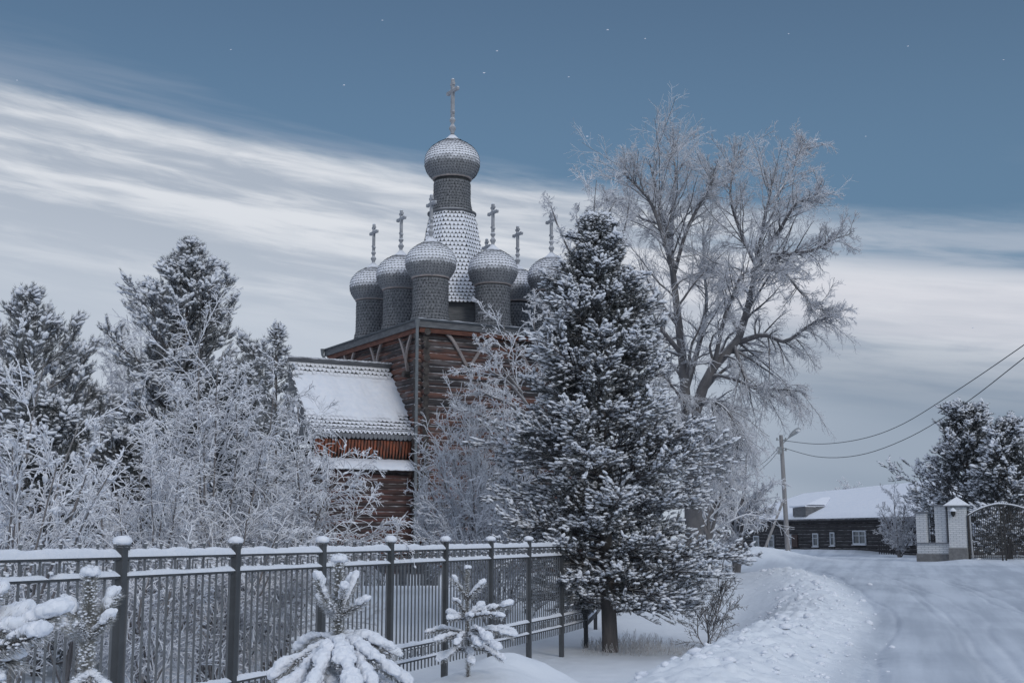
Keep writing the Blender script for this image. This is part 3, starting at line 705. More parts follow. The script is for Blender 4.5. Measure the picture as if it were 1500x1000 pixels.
# barrel profile (d = outward from the ridge, z)
W_ = vc-vn; FAR = 0.40
bz = smooth_prof([(0.02, zr), (.13, zr-.20), (.42, zr-.66), (1.10, zr-1.42), (1.72, zr-2.02), (2.20, zr-2.50), (2.46, ztip+.92), (2.42, ztip+.70), (2.34, ztip+.62)], 90)
def bar_surface(off, u0, u1, nu, side=-1, k0=0, k1=None, jit=0.0):
    P = bz[k0:k1]; V = []
    T = np.gradient(P, axis=0); T /= np.linalg.norm(T, axis=1)[:, None]
    Nn = np.stack([-T[:, 1], T[:, 0]], 1)
    for i in range(nu+1):
        u = u0+(u1-u0)*i/nu
        for (d, z), (nd, nz) in zip(P, Nn): V.append((u, vc+side*(d+nd*off)*(FAR if side > 0 else 1), z+nz*off))
    m = len(P); F = [(i*m+j, (i+1)*m+j, (i+1)*m+j+1, i*m+j+1) for i in range(nu) for j in range(m-1)]
    return V, F
br_ = MB()
for s in (-1, 1): br_.add(*bar_surface(-.02, a0-.05, a1, 2, s), 1)
# shingle rows on both slopes
sL = np.concatenate([[0], np.cumsum(np.linalg.norm(np.diff(bz, axis=0), axis=1))])
Tn = np.gradient(bz, axis=0); Tn /= np.linalg.norm(Tn, axis=1)[:, None]
def bpt(s_, u, off, side=-1):
    d = np.interp(s_, sL, bz[:, 0]); z = np.interp(s_, sL, bz[:, 1]); td = np.interp(s_, sL, Tn[:, 0]); tz = np.interp(s_, sL, Tn[:, 1])
    return (u, vc+side*(d-tz*off)*(FAR if side > 0 else 1), z+td*off)
rh = 0.185; wS = 0.165
for side in (-1, 1):
    V = []; F = []; k = 0; s_ = 0.02
    while s_+rh < sL[-1]+.02:
        nU = int((a1-a0+.1)/wS)
        for i in range(nU):
            u = a0-.08+(i+.5*(k % 2))*wS; h = wS*.475; b = len(V); dz = rr_.uniform(-.02, .02)
            for (du, f, l) in ((-1, 0.0, .005), (1, 0, .005), (1, .66, .025), (.35, 1.0, .03), (-.35, 1.0, .03), (-1, .66, .025)):
                V.append(bpt(min(s_+rh*f*1.0+dz, sL[-1]), u+du*h, l, side))
            F.append(tuple(range(b, b+6)))
        s_ += rh; k += 1
    br_.add(V, F, 0)
barrel = br_.build('barrel_roof', ['shingle_b', 'shell'], church)
# settled snow sheet on the middle of the slope, ragged lower edge
V = []; nU, nS = 90, 60; s0, s1 = 0.46, 3.0
us = np.linspace(a0-.1, a1-.05, nU+1); ssn = np.linspace(0, 1, nS+1)
for i, u in enumerate(us):
    lo = s0+0.10*float(fbm(np.array(u*2.2), np.array(1.7), 3, 3)); hi = s1-.1+0.45*float(fbm(np.array(u*1.7), np.array(7.7), 4, 8)) - (0.35 if u > a1-.5 else 0)
    for f in ssn:
        s_ = lo+(hi-lo)*f; e = min(f, 1-f)*2; th = -0.012+0.062*min(1, (e*3))**.7
        th += 0.075*float(fbm(np.array(u*2.5), np.array(s_*1.6), 4, 2))
        V.append(bpt(s_, u, th, -1))
F = [(i*(nS+1)+j, (i+1)*(nS+1)+j, (i+1)*(nS+1)+j+1, i*(nS+1)+j+1) for i in range(nU) for j in range(nS)]
mb = MB(); mb.add(V, F); mb.build('snow_cover', 'snow', barrel, smooth_=True)
# ridge board
mb = MB(); mb.bar((a0-.22, vc-.10, zr+.04), (a1, vc-.10, zr+.04), .035, .24, up=(0, -1, .9)); mb.bar((a0-.22, vc+.12, zr+.04), (a1, vc+.12, zr+.04), .035, .24, up=(0, 1, .9))
mb.build('ridge_board', 'greywood', barrel)
mb = MB()
for k in range(30):
    u = a0-.2+(a1-a0+.1)*k/29; mb.add(BL1[k % 4][0]*np.array([.10, .10, .03])+np.array([u, vc, zr+.17]), BL1[k % 4][1])
mb.build('snow_cap', 'snow_lump', barrel, smooth_=True)
# barrel end boards (the free end)
for uu in (a0-.12,):
    mb = MB(); P = [(vc-d, z) for d, z in bz]+[(vc+d, z) for d, z in bz[::-1]]
    P = [(p[0] if p[0] < vc else vc+(p[0]-vc)*FAR, p[1]) for p in P]; V = [(uu, p[0], p[1]) for p in P]+[(uu+.06, p[0], p[1]) for p in P]; n = len(P)
    mb.add(V, [tuple(range(n)), tuple(range(n, 2*n))[::-1]]+[(i, (i+1) % n, n+(i+1) % n, n+i) for i in range(n)])
    mb.build('gable', 'greywood', barrel)
# red plank band under the roof with hanging pointed tips
mb = MB(); d0 = 2.20
mb.box(((a0+a1)/2-.1, vc-d0+.2, (zsk+.30+ztip+.5)/2), (a1-a0-.3, .06, ztip+.5-zsk-.30)); mb.box(((a0+a1)/2-.1, vc+(d0-.2)*FAR, (zsk+.30+ztip+.5)/2), (a1-a0-.3, .06, ztip+.5-zsk-.30))
mb.build('neck_wall', 'logend', barrel)
mb = MB(); n = 30; wp = (a1-.30-a0)/n
for row, (dz, dd) in enumerate(((0, 0.0), (0.10, -.05))):
    for k in range(n):
        u = a0+.02+wp*(k+.5*row+.5); zb_ = ztip-.02+rr_.uniform(-.05, .04)+(0.20 if row else 0); h = wp*(.26+.06*rr_.random())
        vv = vc-2.30-dd*.5+row*.03; zt_ = ztip+.62
        V = []
        for y_ in (vv-.03, vv+.0):
            V += [(u-h, y_+.08 if 0 else y_, zt_), (u+h, y_, zt_), (u+h, y_+.06, zb_+.22), (u+.2*h, y_+.09, zb_), (u-.2*h, y_+.09, zb_), (u-h, y_+.06, zb_+.22)]
        mb.add(V, [(0, 5, 4, 3, 2, 1), (6, 7, 8, 9, 10, 11)]+[(i, (i+1) % 6, 6+(i+1) % 6, 6+i) for i in range(6)], 0)
mb.build('plank_fringe', 'fringe', barrel)

#==FENCE==
# ================================================================== iron fence along the lane
def fpt(k): return np.array([FX0+.655*k, FY0+1.89*k])
posts = [fpt(k) for k in range(-2, 8)]
pc = posts[-1]
for (px, Y) in ((858, 27.2), (872, 30.6), (883, 35.0), (890, 39.0)):
    w = W(px, 880, Y); posts.append(np.array([w.x, w.y]))
ZT = EYE-0.17            # top rail
F_org = (pc[0], pc[1], gz(pc[0], pc[1]))
fence = empty('iron_fence', F_org, 'grey wrought-iron fence with frosted bars and snow along its rails', 'fence')
def blob(mb_parts, p, s, r=None, lv=1):
    T = (BL1, BL2)[lv-1] if lv < 3 else BL3
    i = int(rng.integers(0, len(T))); V, F = T[i]
    a = rng.uniform(0, 6.28); c, s_ = math.cos(a), math.sin(a); R = np.array([[c, -s_, 0], [s_, c, 0], [0, 0, 1]])
    mb_parts.add((V@R.T)*np.array(s)+np.array(p), F, 0)
def snow_bar(pp, p, q, w, h, n=None, var=0.35, seed=0):
    """a rounded strip of snow lying along p-q, underside at p,q"""
    r_ = np.random.default_rng(seed); p = np.array(p, float); q = np.array(q, float); L = np.linalg.norm(q-p); n = n or max(6, int(L/0.07))
    d = (q-p)/L; a = np.array([-d[1], d[0], 0]); a /= np.linalg.norm(a)
    V = []; ph = r_.uniform(0, 50)
    for i in range(n+1):
        t = i/n; c = p+(q-p)*t; hh = h*(1+var*2.6*float(fbm(np.array(t*L*4+ph), np.array(ph), 3, 5)))*(.12 if float(vnoise(np.array(t*L*2.3+ph), np.array(3.7), 8)) < .10 else 1); ww = w*(1+.25*float(fbm(np.array(t*L*5+ph), np.array(ph+9), 2, 6)))
        e = 0.35 if i in (0, n) else 1.0
        for an in np.linspace(0, PI, 7):
            V.append(c+a*math.cos(an)*ww*.5*(1.0)+np.array([0, 0, math.sin(an)**.8*hh*e-.004]))
    F = [(i*7+j, (i+1)*7+j, (i+1)*7+j+1, i*7+j+1) for i in range(n) for j in range(6)]
    b0 = len(V); F4 = np.array(F)
    pp.add(np.array(V), F4, 0)
    pp.add(np.array(V), np.array([(i*7, i*7+6, (i+1)*7+6, (i+1)*7) for i in range(n)]), 0)
post_w = 0.085
def rect_tube(mb, p, q, w, mi=0): mb.bar(p, q, w, w, mi, up=(0, 0, 1))
dirs = []
for i, p in enumerate(posts):
    a = posts[max(0, i-1)]; b = posts[min(len(posts)-1, i+1)]; d = (b-a)/np.linalg.norm(b-a); dirs.append(d)
    far = i > 9
    zt = ZT+(0.07 if not far else 0.02)-(0.03 if i == 9 else 0); zb = gz(*p)-0.5
    mb = MB(); an = math.atan2(d[1], d[0])
    mb.box((p[0], p[1], (zt+zb)/2), (post_w, post_w, zt-zb), rz=an)
    mb.box((p[0], p[1], zt+.012), (post_w+.03, post_w+.03, .02), rz=an)
    po = mb.build('fence_post', 'iron', fence, F_org, bevel=.006)
    sp_ = Parts(); blob(sp_, (p[0], p[1], zt+.052), (.083+.01*rng.random(), .083, .048+.015*rng.random()), lv=2)
    sp_.build('snow_cap', ['snow_lump'], po, F_org)
RA, RB_, RC, RD = ZT-0.03, ZT-0.205, -0.02+0.16, -0.02-0.06    # the four rails (z)
RC, RD = EYE-1.53, EYE-1.73
for i in range(len(posts)-1):
    p, q = posts[i], posts[i+1]; d = (q-p); L = np.linalg.norm(d); d = d/L
    a = p+d*post_w*.55; b = q-d*post_w*.55; far = i >= 9
    drop = 0.0
    bars = MB(); nb = max(4, int(round(L/0.136)))
    fine = i < 7
    for k in range(nb):
        c = a+(b-a)*(k+.5)/nb
        s = .017 if i < 10 else .015
        bars.box((c[0], c[1], (RB_+RD-.14)/2), (s, s, RB_-RD+.14), rz=math.atan2(d[1], d[0]), mi=0)
        if k % 2 == 0 or True:
            if k % 2 == 0:
                bars.box((c[0], c[1], (RA+.10+RB_)/2), (s, s, RA+.10-RB_), rz=math.atan2(d[1], d[0]), mi=0)
                bars.add(BL1[0][0]*np.array([.019, .019, .03])+np.array([c[0], c[1], RA+.115]), BL1[0][1], 0)
    # small key-shaped scrolls between the upper and between the lower pair of rails
    for (zl, zh) in ((RB_, RA), (RD, RC)):
        m = max(2, nb//2)
        for k in range(m):
            c0 = a+(b-a)*(k+.18)/m; c1 = a+(b-a)*(k+.82)/m; h = zh-zl
            P3 = lambda c, f: (c[0], c[1], zl+h*f)
            cm = c0+(c1-c0)*.62; cn = c0+(c1-c0)*.30
            t_ = .013
            bars.bar(P3(c0, .08), P3(c0, .80), t_, t_); bars.bar(P3(c0, .78), P3(c1, .78), t_, t_); bars.bar(P3(c1, .80), P3(c1, .30), t_, t_)
            if i < 10: bars.bar(P3(c1, .32), P3(cn, .32), t_, t_); bars.bar(P3(cn, .30), P3(cn, .58), t_, t_)
    pan = bars.build('railing_panel', 'iron_f', fence, F_org)
    for z in (RA, RB_, RC, RD):
        r_ = MB(); r_.bar((a[0], a[1], z), (b[0], b[1], z), .042, .03); r_.build('rail', 'iron', pan, F_org)
    if i < 11:
        hs = (.036, .055, .050, .078)
        for z, h in zip((RD, RC, RB_, RA), hs): 
            if z != RA or True: sn = Parts()
            snow_bar(sn, (a[0], a[1], z+.013), (b[0], b[1], z+.013), .066, h, seed=i*7+int(z*10) % 5)
            if z != RA: sn.build('snow_cover', ['snow_lump'], pan, F_org)
        # little heaps caught on the scrolls
        for k in range(nb//2 if i < 9 else 0):
            c = a+(b-a)*(k+.55)/(nb//2)
            blob(sn, (c[0], c[1], RB_+.058), (.026, .026, .022)); blob(sn, (c[0]+.01, c[1], RA-.035), (.03, .02, .012))
        sn.build('snow_cover', ['snow_lump'], pan, F_org)

# ================================================================== utility pole, lamp, wires
PY = 62.0
pb = W(1155, 821, PY); pt = W(1144, 637, PY); PX0 = (pb.x, PY, gz(pb.x, PY))
pole = empty('utility_pole', PX0, 'leaning grey wooden utility pole with a slanted prop in a snow heap', 'utility pole')
mb = MB(); mb.cyl((pb.x, PY, gz(pb.x, PY)-.5), (pt.x, PY, pt.z), .125, .090, n=14); mb.build('post', 'pole', pole, PX0, smooth_=False)
mb = MB(); s0 = W(1112, 815, PY-.6); s1 = W(1147, 737, PY); mb.cyl((s0.x, s0.y, s0.z-.3), (s1.x, s1.y, s1.z+.1), .07, .06, n=10); mb.build('prop', 'pole', pole, PX0, smooth_=True)
mb = MB()
for k, dx in enumerate((-.16, .16)):
    for z in (pt.z-.25, pt.z-.75): mb.cyl((pt.x+.02*k, PY-.05, z), (pt.x+dx*1.3, PY-.05, z+.03), .02); mb.cyl((pt.x+dx*1.3, PY-.05, z-.02), (pt.x+dx*1.3, PY-.05, z+.12), .05, .035)
mb.build('insulator', 'lampgrey', pole, PX0, smooth_=True)
mb = MB(); mb.box((pt.x-.13, PY-.16, pt.z-.75), (.2, .16, .35)); mb.build('junction_box', 'lampgrey', pole, PX0, bevel=.02)
l0 = W(1155, 641, PY); l1 = W(1169, 631, PY)
lamp = empty('street_lamp', (pt.x, PY, l0.z), 'cobra-head street lamp on a short arm at the wooden pole top', 'street lamp')
lo_ = (pt.x, PY, l0.z)
mb = MB(); mb.bar((pt.x+.1, PY-.04, l0.z-.25), (l0.x, PY-.04, l0.z), .05, .05); mb.build('arm', 'lampgrey', lamp, lo_)
Pp = resample([(l0.x-.02, PY-.04, l0.z-.02), (l0.x+.14, PY-.04, l0.z+.14), (l0.x+.32, PY-.04, l0.z+.28), (l1.x+.0, PY-.04, l1.z+.05), (l1.x+.12, PY-.04, l1.z+.10)], 12)[None]
q = Parts(); q.tubes(Pp, np.array([[.03, .05, .07, .09, .105, .115, .12, .12, .115, .10, .07, .02]]), 10); q.build('lamp_housing', ['lampgrey'], lamp, lo_)
q = Parts(); V, F = BL2[0]; q.add(V*np.array([.13, .09, .10])+np.array([l1.x-.02, PY-.14, l1.z-.02]), F, 0); q.build('lamp_glass', ['lamp'], lamp, lo_)
def wire(name, pts, label, Kp=40, r=.013, group='cables strung from the wooden pole'):
    P = resample(pts, Kp)[None]; q = Parts(); q.tubes(P, np.full((1, Kp), r), 6)
    o = q.build(name, ['wire'], None, pts[0]); o.location = pts[0]; tagit(o, label, 'cable', group)
def wp(px, py, Y): return tuple(W(px, py, Y))
wire('cable', [wp(1147, 645, 61.9), wp(1200, 650, 57), wp(1260, 643, 51), wp(1320, 622, 45), wp(1400, 573, 38), wp(1500, 505, 31), wp(1600, 432, 26), wp(1720, 340, 22)], 'upper of the two dark cables sagging from the pole towards the right')
wire('cable', [wp(1148, 656, 61.9), wp(1200, 669, 57), wp(1260, 666, 51), wp(1330, 641, 45), wp(1410, 593, 38), wp(1500, 524, 31), wp(1600, 447, 26), wp(1720, 355, 22)], 'lower of the two dark cables sagging from the pole towards the right')
wire('cable', [wp(1142, 654, 62), wp(1120, 676, 66), wp(1098, 688, 70), wp(1070, 694, 76), wp(1040, 692, 84)], 'upper thin cable running left from the pole behind the bare tree')
wire('cable', [wp(1142, 658, 62), wp(1125, 678, 66), wp(1102, 695, 70), wp(1070, 702, 76), wp(1040, 700, 84)], 'lower thin cable running left from the pole behind the bare tree')

# ================================================================== long log house at the end of the lane
HA = W(1086, 803, 98); HB = W(1372, 809, 76)
ha = np.array([HA.x, HA.y]); hb = np.array([HB.x, HB.y]); hd = (hb-ha); HL = np.linalg.norm(hd); hd /= HL; hn = np.array([-hd[1], hd[0]])
hz = 0.35
hang = math.atan2(hd[1], hd[0])
HO = (ha[0], ha[1], hz)
house = empty('log_house', HO, 'long low dark log house with white windows under a deep snowy roof', 'house', rz=hang)
HW = 9.0; eave = W(1250, 762, 85).z
def hloc(px, py):
    """local (u, z) on the front wall for a photo pixel"""
    best = None
    for t in np.linspace(-2, HL+4, 3000):
        p = ha+hd*t; q_ = 750+FPX*p[0]/(p[1]*math.cos(PITCH))
        if best is None or abs(q_-px) < best[0]: best = (abs(q_-px), t, p[1])
    return best[1], W(px, py, best[2]).z-hz
EV = eave-hz
mb = MB(); z = 0.02-.5; r_ = .13; k = 0
wallm = MB()
while z < EV+.1:
    for (p, q_) in (((-.25, 0, z), (HL+.25, 0, z)), ((0, -.25, z+.12), (0, HW, z+.12)), ((HL, -.25, z+.12), (HL, HW, z+.12))):
        wallm.cyl(p, q_, r_, r_, n=8)
    z += .235
wallm.build('log_wall', 'housewall', house, smooth_=True)
mb = MB(); mb.box((HL/2, HW, EV/2-.2), (HL, .2, EV)); mb.build('rear_wall', 'housewall', house)
# hipped roof
ov = .55; RH = 2.3; RHL = 1.85; hip = 1.5; hip2 = 4.2
def roofm(dz, o, th, name, mat, par, rag=0):
    m = MB(); zz = EV+dz; V = [(-o, -o, zz), (HL+o, -o, zz), (HL+o, HW+o, zz), (-o, HW+o, zz), (hip, HW/2, zz+RHL), (HL-hip2, HW/2, zz+RH)]
    V2 = [(a, b, c+th) for a, b, c in V]
    m.add(V+V2, [(0, 3, 2, 1), (6, 7, 11, 10), (7, 8, 11), (8, 9, 10, 11), (9, 6, 10), (0, 1, 7, 6), (1, 2, 8, 7), (2, 3, 9, 8), (3, 0, 6, 9)])
    return m.build(name, mat, par, bevel=.0 if not rag else .0)
hr = roofm(-.02, ov, .08, 'roof', 'housewall', house)
# snow blanket with soft edges
n1_, n2_ = 120, 30; V = []
def hroof(u, v):
    o = ov; a = min((u+o)/(hip+o), (HL+o-u)/(hip2+o), (v+o)/(HW/2+o), (HW+o-v)/(HW/2+o)); rh_ = RHL+(RH-RHL)*min(1, max(0, (u-hip)/(HL-hip2-hip))); return EV+.14+rh_*max(0, a), a
for j in range(n2_+1):
    for i in range(n1_+1):
        u = -ov-.05+(HL+2*ov+.1)*i/n1_; v = -ov-.05+(HW+2*ov+.1)*(j/n2_)
        z, a = hroof(u, v); e = min(i, n1_-i, j, n2_-j)
        z += (0 if e == 0 else .20)+.10*float(fbm(np.array(u*.35), np.array(v*.5), 3, 3))*(e > 0)
        V.append((u, v, z))
m = MB(); m.add(V, [(j*(n1_+1)+i, j*(n1_+1)+i+1, (j+1)*(n1_+1)+i+1, (j+1)*(n1_+1)+i) for j in range(n2_) for i in range(n1_)])
m.build('snow_cover', 'snow', hr, smooth_=True)
def hwindow(x0, y0, x1, y1, mull=1, cross=True):
    u0, zt_ = hloc(x0, y0); u1, zb_ = hloc(x1, y1)
    if u1-u0 < .3: u1 = u0+.3
    c = (u0+u1)/2; m = MB(); t = .09; d = -.16
    m.box((c, d, zt_), (u1-u0+t, .08, t)); m.box((c, d, zb_), (u1-u0+t, .08, t)); m.box((u0, d, (zt_+zb_)/2), (t, .08, zt_-zb_-t)); m.box((u1, d, (zt_+zb_)/2), (t, .08, zt_-zb_-t))
    for k in range(1, mull+1 if mull > 0 else 0):
        x = u0+(u1-u0)*k/(mull+1); m.box((x, d+.005, (zt_+zb_)/2), (.07, .06, zt_-zb_-t))
    if cross:
        for k in range(mull+1):
            a_ = u0+(u1-u0)*k/(mull+1)+.045; b_ = u0+(u1-u0)*(k+1)/(mull+1)-.045; m.box(((a_+b_)/2, d+.008, zt_-(zt_-zb_)*.36), (b_-a_, .045, .04))
    w_ = m.build('window', 'white', house)
    m = MB(); m.box((c, d+.03, (zt_+zb_)/2), (u1-u0-.02, .02, zt_-zb_-.02)); m.build('pane', 'glass', w_)
    m = MB(); m.box((c, d-.05, zb_-.07), (u1-u0+.2, .10, .045)); m.build('sill', 'snow', w_)
hwindow(1253, 777.5, 1271, 796, 1); hwindow(1219.5, 780, 1225, 798, 0); hwindow(1194, 781.5, 1201, 799, 0)
hwindow(1129, 784, 1136, 801, 0); hwindow(1107, 785, 1114, 803, 0); hwindow(1156, 783, 1162, 800, 0); hwindow(1329, 780, 1339, 796, 0)
u0, z0_ = hloc(1162, 783); u1, z1_ = hloc(1171, 801)
m = MB(); m.box(((u0+u1)/2, -.16, (z0_+z1_)/2), (u1-u0, .06, z0_-z1_)); m.build('door', 'doorwood', house)
# shed dormer on the left hip: plank face, dark cheek, snowy roof
du0 = hloc(1165, 750)[0]
def hp(px, py, v): # local point on the plane v=const above the roof
    u, _ = hloc(px, py); p = ha+hd*u+hn*v
    # solve column again with depth v
    for _i in range(12):
        q_ = 750+FPX*p[0]/(p[1]*math.cos(PITCH)); u += (px-q_)*p[1]/FPX*1.0; p = ha+hd*u+hn*v
    return (u, v, W(px, py, p[1]).z-hz)
a_, b_, c_, d_ = hp(1168, 760, .2), hp(1186, 759, .2), hp(1186, 744, .2), hp(1168, 746, .2)

def on_roof(px, py):
    for v in np.linspace(-.2, HW/2, 240):
        q_ = hp(px, py, v)
        if hroof(q_[0], v)[0]+.2 >= q_[2]: return (q_[0], v-.30, q_[2]+.12)
    return q_
b_ = on_roof(1187, 758); a_ = (on_roof(1168, 759)[0], b_[1], b_[2]); hd_ = W(1187, 745, 90).z-W(1187, 758, 90).z
c_ = (b_[0], b_[1], b_[2]+hd_); d_ = (a_[0], b_[1], b_[2]+hd_*.95); e_ = on_roof(1211, 733)
m = MB(); back = np.array([0, 1.6, 0])
A3 = [np.array(x) for x in (a_, b_, c_, d_)]
m.add(A3+[x+back for x in A3], [(0, 1, 2, 3), (4, 7, 6, 5), (0, 3, 7, 4), (3, 2, 6, 7), (1, 5, 6, 2)])
m.build('dormer', 'greywood', house)
m = MB(); b3, c3, e3 = map(np.array, (b_, c_, e_)); 
m.add([b3, c3, e3, b3+back*.5, c3+back*.5, e3+back*.2], [(0, 2, 1), (3, 4, 5), (1, 2, 5, 4), (0, 3, 5, 2)]); m.build('dormer_cheek', 'housewall', house)
m = MB(); d3 = np.array(d_); x0_ = d3+np.array([-.35, -.1, .02]); x1_ = c3+np.array([.0, -.05, .03]); x2_ = e3+np.array([.1, .0, .03])
up_ = np.array([0, 0, .13]); m.add([x0_, x1_, x2_, x0_+back, x1_+back, x2_+back*.4, x0_+up_, x1_+up_, x2_+up_*.8, x0_+back+up_, x1_+back+up_, x2_+back*.4+up_*.8],
      [(0, 3, 4, 1), (1, 4, 5, 2), (6, 7, 10, 9), (7, 8, 11, 10), (0, 1, 7, 6), (1, 2, 8, 7), (0, 6, 9, 3), (3, 9, 10, 4), (4, 10, 11, 5), (2, 5, 11, 8)])
m.build('dormer_snow', 'snow', house, bevel=.04)
# chimney
pch = hp(1286, 722, HW/2); m = MB(); m.box((pch[0], pch[1], pch[2]-.3), (.55, .5, 1.0)); m.box((pch[0], pch[1], pch[2]+.24), (.75, .7, .08)); m.build('chimney', 'redwood', house)
m = MB(); V, F = BL2[1]; m.add(V*np.array([.36, .33, .10])+np.array([pch[0], pch[1], pch[2]+.30]), F); m.build('snow_cap', 'snow_lump', house, smooth_=True)
# plank fence in front of the house, right part
bA = W(1288, 806, 80); bB = W(1316, 808, 78)
m = MB(); n = 9; bo = (bA.x, bA.y, gz(bA.x, bA.y))
for k in range(n):
    t = k/(n-1); p = bA.lerp(bB, t); m.box((p.x, p.y, p.z+.55), (bB.x-bA.x)/n*.9 and ((bB.x-bA.x)/n*.92, .03, 1.5+.05*random.random()), rz=hang)
pf = m.build('plank_fence', 'housewall', None, bo); pf.location = bo; tagit(pf, 'short dark plank fence in front of the log house wall', 'fence')

# ================================================================== brick gateway on the right
GY_ = 58.5
gp = W(1406, 822, GY_); gzb = gp.z-.05; ppm = FPX/GY_
GO = (gp.x, GY_, gzb)
GA = math.radians(-28)
gate_w = empty('brick_gateway', GO, 'white brick gate pillar and low wall with columns and a grey plinth', 'gateway', rz=GA)
hP = (W(1406, 742, GY_).z-gzb); wP = .72
def gbox(mb, c, d): mb.box(c, d)
m = MB(); m.box((0, 0, .2), (wP+.08, wP+.08, .9)); m.build('pillar_plinth', 'plinth', gate_w, bevel=.01)
m = MB(); m.box((0, 0, (hP+.65)/2), (wP, wP, hP-.65)); pil = m.build('pillar', 'brick', gate_w, bevel=.01)
m = MB(); c = wP/2+.16; ap = W(1405, 727, GY_).z-gzb
m.box((0, 0, hP+.03), (wP+.30, wP+.30, .06)); m.add([(-c, -c, hP+.06), (c, -c, hP+.06), (c, c, hP+.06), (-c, c, hP+.06), (0, 0, ap)], [(0, 1, 4), (1, 2, 4), (2, 3, 4), (3, 0, 4)]); m.build('pillar_cap', 'capmetal', pil)
# the wall runs left and slightly towards the far side
def wl(px, dy=0.0): return W(px, 800, GY_+dy)
c28, s28 = math.cos(GA), math.sin(GA)
def gl(p): d = (p.x-GO[0], p.y-GO[1]); return (d[0]*c28+d[1]*s28, -d[0]*s28+d[1]*c28)
# left wing: world line from pillar to (1345, farther)
q0 = W(1396, 800, GY_+.15); q1 = W(1346, 800, GY_+1.2)
u0, v0 = gl(q0); u1, v1 = gl(q1); wd_ = np.array([u1-u0, v1-v0]); wL = np.linalg.norm(wd_); wd_ /= wL; wa = math.atan2(wd_[1], wd_[0])
def wpnt(t): return (u0+wd_[0]*t, v0+wd_[1]*t)
zw = W(1370, 796, GY_).z-gzb; zpl = W(1370, 811, GY_).z-gzb
m = MB(); c = wpnt(wL/2); m.box((c[0], c[1], zpl/2-.2), (wL+.06, .50, zpl+.4), rz=wa); m.build('wall_plinth', 'plinth', gate_w)
m = MB(); m.box((c[0], c[1], (zpl+zw)/2), (wL, .44, zw-zpl), rz=wa); lw = m.build('low_wall', 'brick', gate_w)
m = MB(); m.box((c[0], c[1], zw+.03), (wL+.12, .60, .05), rz=wa); m.build('coping', 'capmetal', lw)
for (px0, px1, ytop, nm) in ((1374, 1390, 741, 0), (1346, 1361, 751, 1)):
    t0_ = (1396-px0)/50*wL; t1_ = (1396-px1)/50*wL; tc_ = (t0_+t1_)/2; c = wpnt(tc_); zt_ = W(1382, ytop, GY_+.4).z-gzb
    m = MB(); m.box((c[0], c[1], (zw+.05+zt_)/2), (abs(t0_-t1_), .42, zt_-zw-.05), rz=wa); cl = m.build('column', 'brick', gate_w)
    m = MB(); m.box((c[0], c[1], zt_+.04), (abs(t0_-t1_)+.16, .58, .07), rz=wa); m.build('column_cap', 'capmetal', cl)
# iron lattices between the columns
for (xa, xb, yt) in ((1362, 1373, 752), (1391, 1396, 745)):
    ta, tb = (1396-xa)/50*wL, (1396-xb)/50*wL; m = MB(); zt_ = W(1382, yt, GY_+.4).z-gzb
    nn = max(2, int(abs(ta-tb)/.11))
    for k in range(nn+1):
        c = wpnt(ta+(tb-ta)*k/nn); m.box((c[0], c[1], (zw+.05+zt_)/2), (.02, .02, zt_-zw-.05), rz=wa)
    for f in (.08, .5, .97):
        a_ = wpnt(ta); b_ = wpnt(tb); z = zw+.05+(zt_-zw-.05)*f; m.bar((a_[0], a_[1], z), (b_[0], b_[1], z), .03, .03)
    m.build('lattice', 'blackiron', gate_w)
# wall lantern on the pillar
lp = W(1396, 748, GY_-.4); 
lo_ = (lp.x, lp.y, lp.z); lan = empty('wall_lantern', lo_, 'small pale lantern fixed high on the left face of the brick pillar', 'lantern')
m = MB(); m.lathe([(0, .16), (.10, .08), (.16, .0), (.14, -.02)], (0, 0), 12); m.build('lantern_hood', 'snow', lan, smooth_=True)
m = MB(); m.lathe([(.09, -.02), (.11, -.12), (.05, -.24), (0, -.26)], (0, 0), 10); m.bar((0, .05, -.05), (.10, .30, -.05), .03, .03); m.build('lantern_body', 'blackiron', lan, smooth_=True)
# iron gate leaf with an arched top
G0 = W(1420, 818, GY_-.2); gate_o = (G0.x, G0.y, G0.z)
gate = empty('iron_gate', gate_o, 'black iron gate with a frosted arched top rail beside the brick pillar', 'gate')
gang = math.radians(-6); gdx = np.array([math.cos(gang), math.sin(gang), 0])
def gpt(px, z): t = (W(px, 800, GY_-.2).x-G0.x)/math.cos(gang); return np.array([G0.x, G0.y, 0])+gdx*t+np.array([0, 0, z])
zA = [W(x, y, GY_-.2).z for x, y in ((1420, 755), (1432, 748), (1447, 742), (1463, 738.5), (1482, 740), (1500, 745), (1520, 754))]
arch = [gpt(x, z) for x, z in zip((1420, 1432, 1447, 1463, 1482, 1500, 1520), zA)]
AR = resample(arch, 40)
q = Parts(); q.tubes(AR[None], np.full((1, 40), .045), 8); q.build('arch_rail', ['iron'], gate, gate_o)
q = Parts()
for a_, b_ in zip(AR[:-1:1], AR[1:]): snow_bar(q, a_+np.array([0, 0, .035]), b_+np.array([0, 0, .035]), .09, .06, n=2, seed=3)
q.build('snow_cover', ['snow_lump'], gate, gate_o)
m = MB(); zb_ = W(1450, 817, GY_-.2).z
m.bar(gpt(1420, zb_-.1), gpt(1420, zA[0]), .08, .08); m.bar(gpt(1520, zb_-.1), gpt(1520, zA[-1]), .08, .08); m.bar(gpt(1466, zb_-.15), gpt(1466, zA[3]), .06, .06); m.bar(gpt(1471, zb_-.15), gpt(1471, zA[3]), .06, .06)
m.bar(gpt(1420, zb_+.06), gpt(1520, zb_+.06), .05, .05); m.bar(gpt(1420, zb_+.95), gpt(1520, zb_+.95), .04, .04)
m.bar(gpt(1422, zA[0]-.1), gpt(1464, zb_+1.1), .03, .03); m.bar(gpt(1470, zA[3]-.1), gpt(1512, zb_+1.1), .03, .03)
